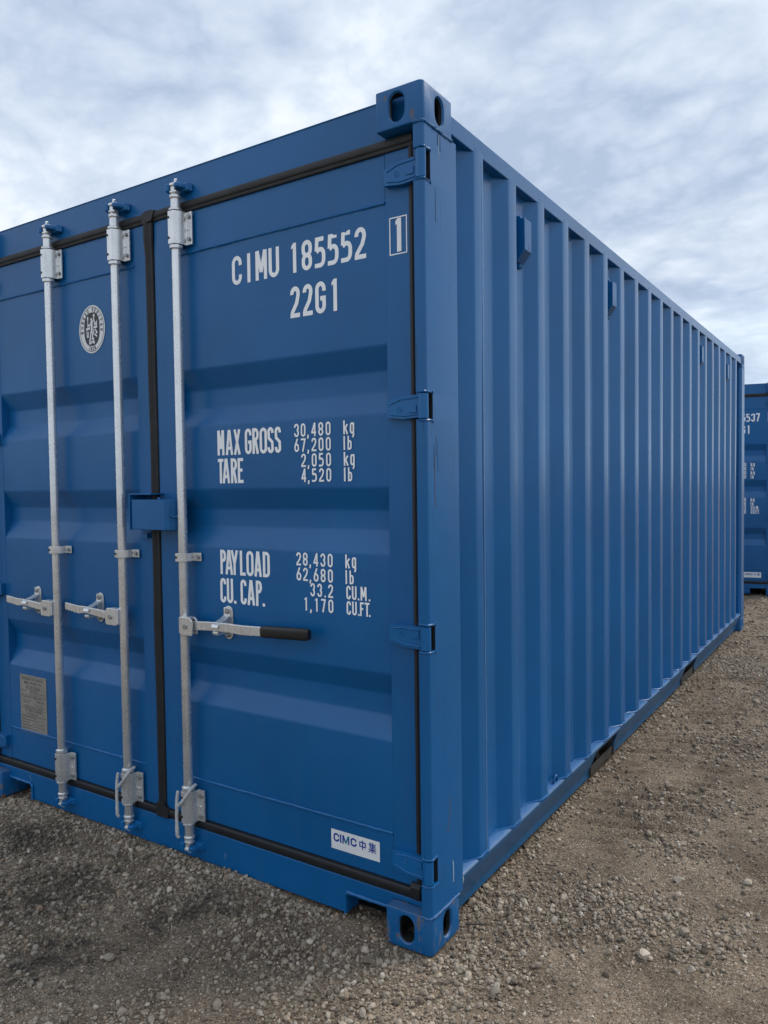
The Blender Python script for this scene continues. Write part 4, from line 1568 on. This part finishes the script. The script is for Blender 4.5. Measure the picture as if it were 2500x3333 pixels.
# roof, end wall and floor
rf = MB()
prf = []
y = .20
while y < L - .25:
    prf += [(y, 2.556), (y + .09, 2.556), (y + .105, 2.570), (y + .195, 2.570)]
    y += .209
prf.append((L - .19, 2.556))
vs = []
for x in (-WD + .058, -.058):
    vs += [(x, a, b) for a, b in prf]
n = len(prf)
rf.add(vs, [(i, i + 1, n + i + 1, n + i) for i in range(n - 1)])
rf.build('roof', 'blue', root, recalc=False)
MB().box(-WD + .058, -.058, .19, .205, 2.50, 2.5695).build('roof_header', 'blue', root)
ew = MB()
P = []
x = -WD + .165
while x < -.30:
    P += [(x, L - .050), (x + .08, L - .050), (x + .14, L - .012), (x + .22, L - .012)]
    x += .28
P.append((-.162, L - .050))
ew.strip(P, 'z', .12, 2.50)
ew.build('end_wall', 'blue', root, recalc=False)
MB().box(-WD + .162, -.162, L - .09, L - .012, .022, .15).build('end_sill', 'blue', root, .003)
MB().box(-WD + .162, -.162, L - .09, L - .012, 2.47, 2.565).build('end_header', 'blue', root, .003)
MB().box(-WD + .06, -.06, .14, L - .10, .135, .160).build('floor', 'dark', root)
for i in range(14):
    y = .62 + i * .37
    MB().box(-WD + .055, -.055, y, y + .045, .022, .134).build('cross_member', 'dark', root)


# ---- the second container behind, a copy with its own serial number
def copy_tree(o, parent, swap):
    c = o.copy()
    COL.objects.link(c)
    c.parent = parent
    if o.name in swap:
        c.data = swap[o.name]
    for ch in list(o.children):
        copy_tree(ch, c, swap)
    return c


sm2 = letters(MB(), serial_items('185537'), YT).mesh('serial_lettering', False, 0)
sm2.materials.append(M['white'])
second = copy_tree(root, None, {serial.name: sm2})
second.location = (.083, 8.412, .002)
second.rotation_euler = (0, 0, .1739)
second['label'] = 'second blue shipping container, partly hidden behind the far end of the nearest one'


# ==================================================================== small things
def braid(path, r, turns, n=7):
    """three strands laid round a centre line"""
    mb = MB()
    path = [Vector(q) for q in path]
    # resample
    pts = []
    for i in range(len(path) - 1):
        p0 = path[max(i - 1, 0)]
        p1, p2 = path[i], path[i + 1]
        p3 = path[min(i + 2, len(path) - 1)]
        for k in range(14):
            t_ = k / 14
            pts.append(.5 * ((2 * p1) + (-p0 + p2) * t_ + (2 * p0 - 5 * p1 + 4 * p2 - p3) * t_ ** 2 + (-p0 + 3 * p1 - 3 * p2 + p3) * t_ ** 3))
    pts.append(path[-1])
    for s_ in range(3):
        q = []
        up = None
        for i, p_ in enumerate(pts):
            d = (pts[min(i + 1, len(pts) - 1)] - pts[max(i - 1, 0)]).normalized()
            if up is None:
                up = d.orthogonal().normalized()
            up = (up - d * up.dot(d)).normalized()
            b = d.cross(up)
            a = 2 * pi * (turns * i / len(pts) + s_ / 3)
            q.append(p_ + (up * cos(a) + b * sin(a)) * r * .55)
        mb.tube(q, r * .62, 6)
    return mb


def tie_cord(x, label):
    y = BY - .034
    mb = braid([(x + .030, .020, .312), (x + .034, -.006, .306), (x + .026, y, .285), (x + .008, y - .002, .262), (x - .016, y, .240), (x - .030, y + .004, .226),
                (x - .034, y + .004, .200), (x - .036, y + .006, .170), (x - .035, y + .004, .140), (x - .030, y + .002, .122), (x - .024, y + .004, .116)], .0056, 26)
    m2 = braid([(x - .029, y + .008, .286), (x - .032, y + .006, .262), (x - .030, y + .002, .236), (x - .028, y, .215), (x - .030, y + .001, .180), (x - .027, y, .148), (x - .028, y, .122)], .0056, 18)
    mb.add(m2.v, m2.f)
    o = mb.build('tie_cord', 'cord', None, smooth=60)
    return tag(o, label, 'cord', 'grey cords tied to the locking bars')


tie_cord(-1.395, 'grey braided cord looped round the foot of the locking bar left of the door gap')
tie_cord(-1.049, 'grey braided cord looped round the foot of the rightmost locking bar')


# ---- stones
def stone_mesh(seed, flat=.62, sub=1):
    r_ = random.Random(seed)
    bm = bmesh.new()
    bmesh.ops.create_icosphere(bm, subdivisions=sub, radius=.5)
    ax = Vector((r_.uniform(.75, 1.2), r_.uniform(.7, 1.0), flat * r_.uniform(.8, 1.2)))
    cuts = [(Vector((r_.gauss(0, 1), r_.gauss(0, 1), r_.gauss(0, 1))).normalized(), r_.uniform(.26, .40)) for _ in range(7)]
    for v_ in bm.verts:
        c = v_.co
        for nrm, d in cuts:
            k = c.dot(nrm)
            if k > d:
                c = c - nrm * (k - d)
        c = c * (1 + r_.uniform(-.06, .06))
        v_.co = Vector((c.x * ax.x, c.y * ax.y, c.z * ax.z))
    me = bpy.data.meshes.new('stone')
    bm.to_mesh(me)
    bm.free()
    me.materials.append(M['stone'])
    return me


def gdens(x, y):
    """how much loose gravel lies on the dirt"""
    n = fbm(x * 1.3 + 4, y * 1.3, 21, 4)
    n2 = fbm(x * 5, y * 5, 23, 3)
    d = .03 + .7 * np.clip((n - .54) * 4.5, 0, 1) * (.3 + n2)
    front = np.clip((.10 - y) / .20, 0, 1) * np.clip((.12 - x) / .4, 0, 1)
    d = np.maximum(d, front * np.clip(.50 + 2.8 * (fbm(x * 2.6, y * 2.6, 27, 3) - .45), .10, 1.3) * (.5 + n2))
    for cx_, cy_, rx, ry_, a in ((.10, .36, .26, .20, 1.6), (.42, .55, .40, .17, 1.6), (.03, .05, .24, .24, 1.5), (-.15, -.2, .45, .22, 1.6), (.66, .55, .20, .14, 1.3), (.45, 1.12, .14, .12, 1.2),
                                 (.20, 4.4, .6, .5, .9), (.40, 2.55, .35, .45, .8), (.6, 3.4, .4, .5, .6), (.3, 7.2, 1.0, .9, .8)):
        d = np.maximum(d, a * np.exp(-(((x - cx_) / rx) ** 2 + ((y - cy_) / ry_) ** 2)) * (.35 + 1.1 * n2))
    for cx_, cy_, rx, ry_ in ((.40, .22, .22, .10), (.95, .45, .22, .35), (.05, 1.30, .30, .45), (-.55, -.02, .28, .07), (.78, 1.5, .25, .5), (.15, 1.9, .25, .6)):
        d = d * (1 - .80 * np.exp(-(((x - cx_) / rx) ** 2 + ((y - cy_) / ry_) ** 2)))
    return d


def scatter(nc, x0, x1, y0, y1, smin, smed, sig, smax):
    x = rng.uniform(x0, x1, nc)
    y = rng.uniform(y0, y1, nc)
    k = rng.uniform(0, 1.05, nc) < gdens(x, y)
    under = (x < -.10) & (x > -2.34) & (y > .22) & (y < 5.9)
    foot = (((x > -.166) & (x < .006)) | ((x < -2.272) & (x > -2.444))) & (y > -.006) & (y < .184)
    k &= ~under & ~foot
    x, y = x[k], y[k]
    s_ = np.clip(np.exp(rng.normal(math.log(smed), sig, len(x))), smin, smax)
    return x, y, s_


parts = [scatter(150000, -2.8, 1.7, -1.3, 1.5, .0040, .0083, .48, .027),
         scatter(9000, -2.8, 1.7, -1.3, 1.5, .014, .020, .28, .036),
         scatter(60000, -.15, 2.2, 1.5, 5.2, .0065, .0125, .42, .034),
         scatter(26000, -.6, 3.0, 5.2, 9.0, .009, .017, .40, .042),
         scatter(9000, -5.5, -3.0, -2.0, 1.5, .008, .013, .4, .030)]
# stones kicked up against the sill and along the foot of the rail
nb_ = 2600
parts.append((rng.uniform(-2.27, -.36, nb_), .03 - np.abs(rng.normal(0, .05, nb_)), np.clip(np.exp(rng.normal(math.log(.009), .45, nb_)), .004, .024)))
parts.append((-.045 + np.abs(rng.normal(0, .045, nb_)), rng.uniform(.2, 5.85, nb_), np.clip(np.exp(rng.normal(math.log(.010), .45, nb_)), .004, .028)))
sx_ = np.concatenate([p_[0] for p_ in parts])
sy_ = np.concatenate([p_[1] for p_ in parts])
ss_ = np.concatenate([p_[2] for p_ in parts])
sz_ = hfun(sx_, sy_) + ss_ * .18
pm_ = bpy.data.meshes.new('gravel')
pm_.vertices.add(len(sx_))
pm_.vertices.foreach_set('co', np.stack([sx_, sy_, sz_], 1).astype(np.float32).ravel())
for nm, ty, data in (('scl', 'FLOAT', ss_.astype(np.float32)), ('pick', 'INT', rng.integers(0, 7, len(sx_)).astype(np.int32))):
    at = pm_.attributes.new(nm, ty, 'POINT')
    at.data.foreach_set('value', data)
rot = np.stack([rng.normal(0, .45, len(sx_)), rng.normal(0, .45, len(sx_)), rng.uniform(0, 6.283, len(sx_))], 1).astype(np.float32)
at = pm_.attributes.new('rot', 'FLOAT_VECTOR', 'POINT')
at.data.foreach_set('vector', rot.ravel())
gravel = bpy.data.objects.new('gravel', pm_)
COL.objects.link(gravel)
pm_.materials.append(M['stone'])
tag(gravel, 'loose grey gravel scattered over the dirt yard', 'gravel', kind='stuff')
scol_ = bpy.data.collections.new('stone_shapes')
for k in range(7):
    so = bpy.data.objects.new('stone_shape', stone_mesh(100 + k, .55 + .05 * k))
    scol_.objects.link(so)
gn = bpy.data.node_groups.new('gravel_scatter', 'GeometryNodeTree')
gn.interface.new_socket('Geometry', in_out='INPUT', socket_type='NodeSocketGeometry')
gn.interface.new_socket('Geometry', in_out='OUTPUT', socket_type='NodeSocketGeometry')
gi = gn.nodes.new('NodeGroupInput')
go = gn.nodes.new('NodeGroupOutput')
ci = gn.nodes.new('GeometryNodeCollectionInfo')
ci.inputs['Collection'].default_value = scol_
ci.inputs['Separate Children'].default_value = True
ci.inputs['Reset Children'].default_value = True
ip = gn.nodes.new('GeometryNodeInstanceOnPoints')
ip.inputs['Pick Instance'].default_value = True


def named(nm, ty):
    q = gn.nodes.new('GeometryNodeInputNamedAttribute')
    q.data_type = ty
    q.inputs['Name'].default_value = nm
    return q.outputs[0]


gn.links.new(gi.outputs[0], ip.inputs['Points'])
gn.links.new(ci.outputs[0], ip.inputs['Instance'])
gn.links.new(named('pick', 'INT'), ip.inputs['Instance Index'])
gn.links.new(named('rot', 'FLOAT_VECTOR'), ip.inputs['Rotation'])
gn.links.new(named('scl', 'FLOAT'), ip.inputs['Scale'])
gn.links.new(ip.outputs[0], go.inputs[0])
md = gravel.modifiers.new('scatter', 'NODES')
md.node_group = gn

BIG = [(-.150, -.115, .052, 'pale stone on the gravel in front of the near corner foot'),
       (-1.340, -.108, .050, 'pale flat stone lying by itself in the dark gravel before the left door'),
       (.523, .852, .042, 'lone white angular stone on bare dirt to the right of the container'),
       (.607, .527, .048, 'flat pale stone at the right edge of the gravel patch'),
       (.430, .575, .042, 'white flat stone in the middle of the gravel patch'),
       (-1.057, -.045, .034, 'small pale stone close to the sill below the middle locking bar'),
       (-.005, -.035, .036, 'small pale stone touching the near corner foot'),
       (.340, 1.165, .036, 'grey stone at the front end of the tyre prints'),
       (-.01, 1.92, .038, 'brown stone beside the rail at the nearer fork pocket'),
       (.535, .345, .056, 'largest rounded stone, on bare dirt towards the lower right corner'),
       (.225, -.035, .046, 'pale angular stone at the bottom edge, right of the corner foot'),
       (-.82, -.52, .046, 'pale stone among damp clods towards the lower left corner'),
       (.45, 3.4, .060, 'broken stone far along the yard near the second fork pocket')]
for k, (x, y, s_, lab) in enumerate(BIG):
    o = link('stone', stone_mesh(300 + k, .62, 2), None)
    o.location = (x, y, float(hfun(x, y)) + s_ * .16)
    o.scale = (s_, s_, s_)
    o.rotation_euler = (random.uniform(-.3, .3), random.uniform(-.3, .3), random.uniform(0, 6.28))
    tag(o, lab, 'stone', 'loose stones larger than the gravel')

tw = MB()
zt_ = float(hfun(.04, .21)) + .016
tw.tube([(.012, .196, zt_ + .002), (.030, .207, zt_), (.048, .216, zt_ + .002), (.072, .229, zt_ + .003)], .0032, 6, rfun=lambda i: 1.15 - .18 * i)
tag(tw.build('twig', 'stick', None), 'short dark twig lying on the gravel beside the near corner foot', 'twig')
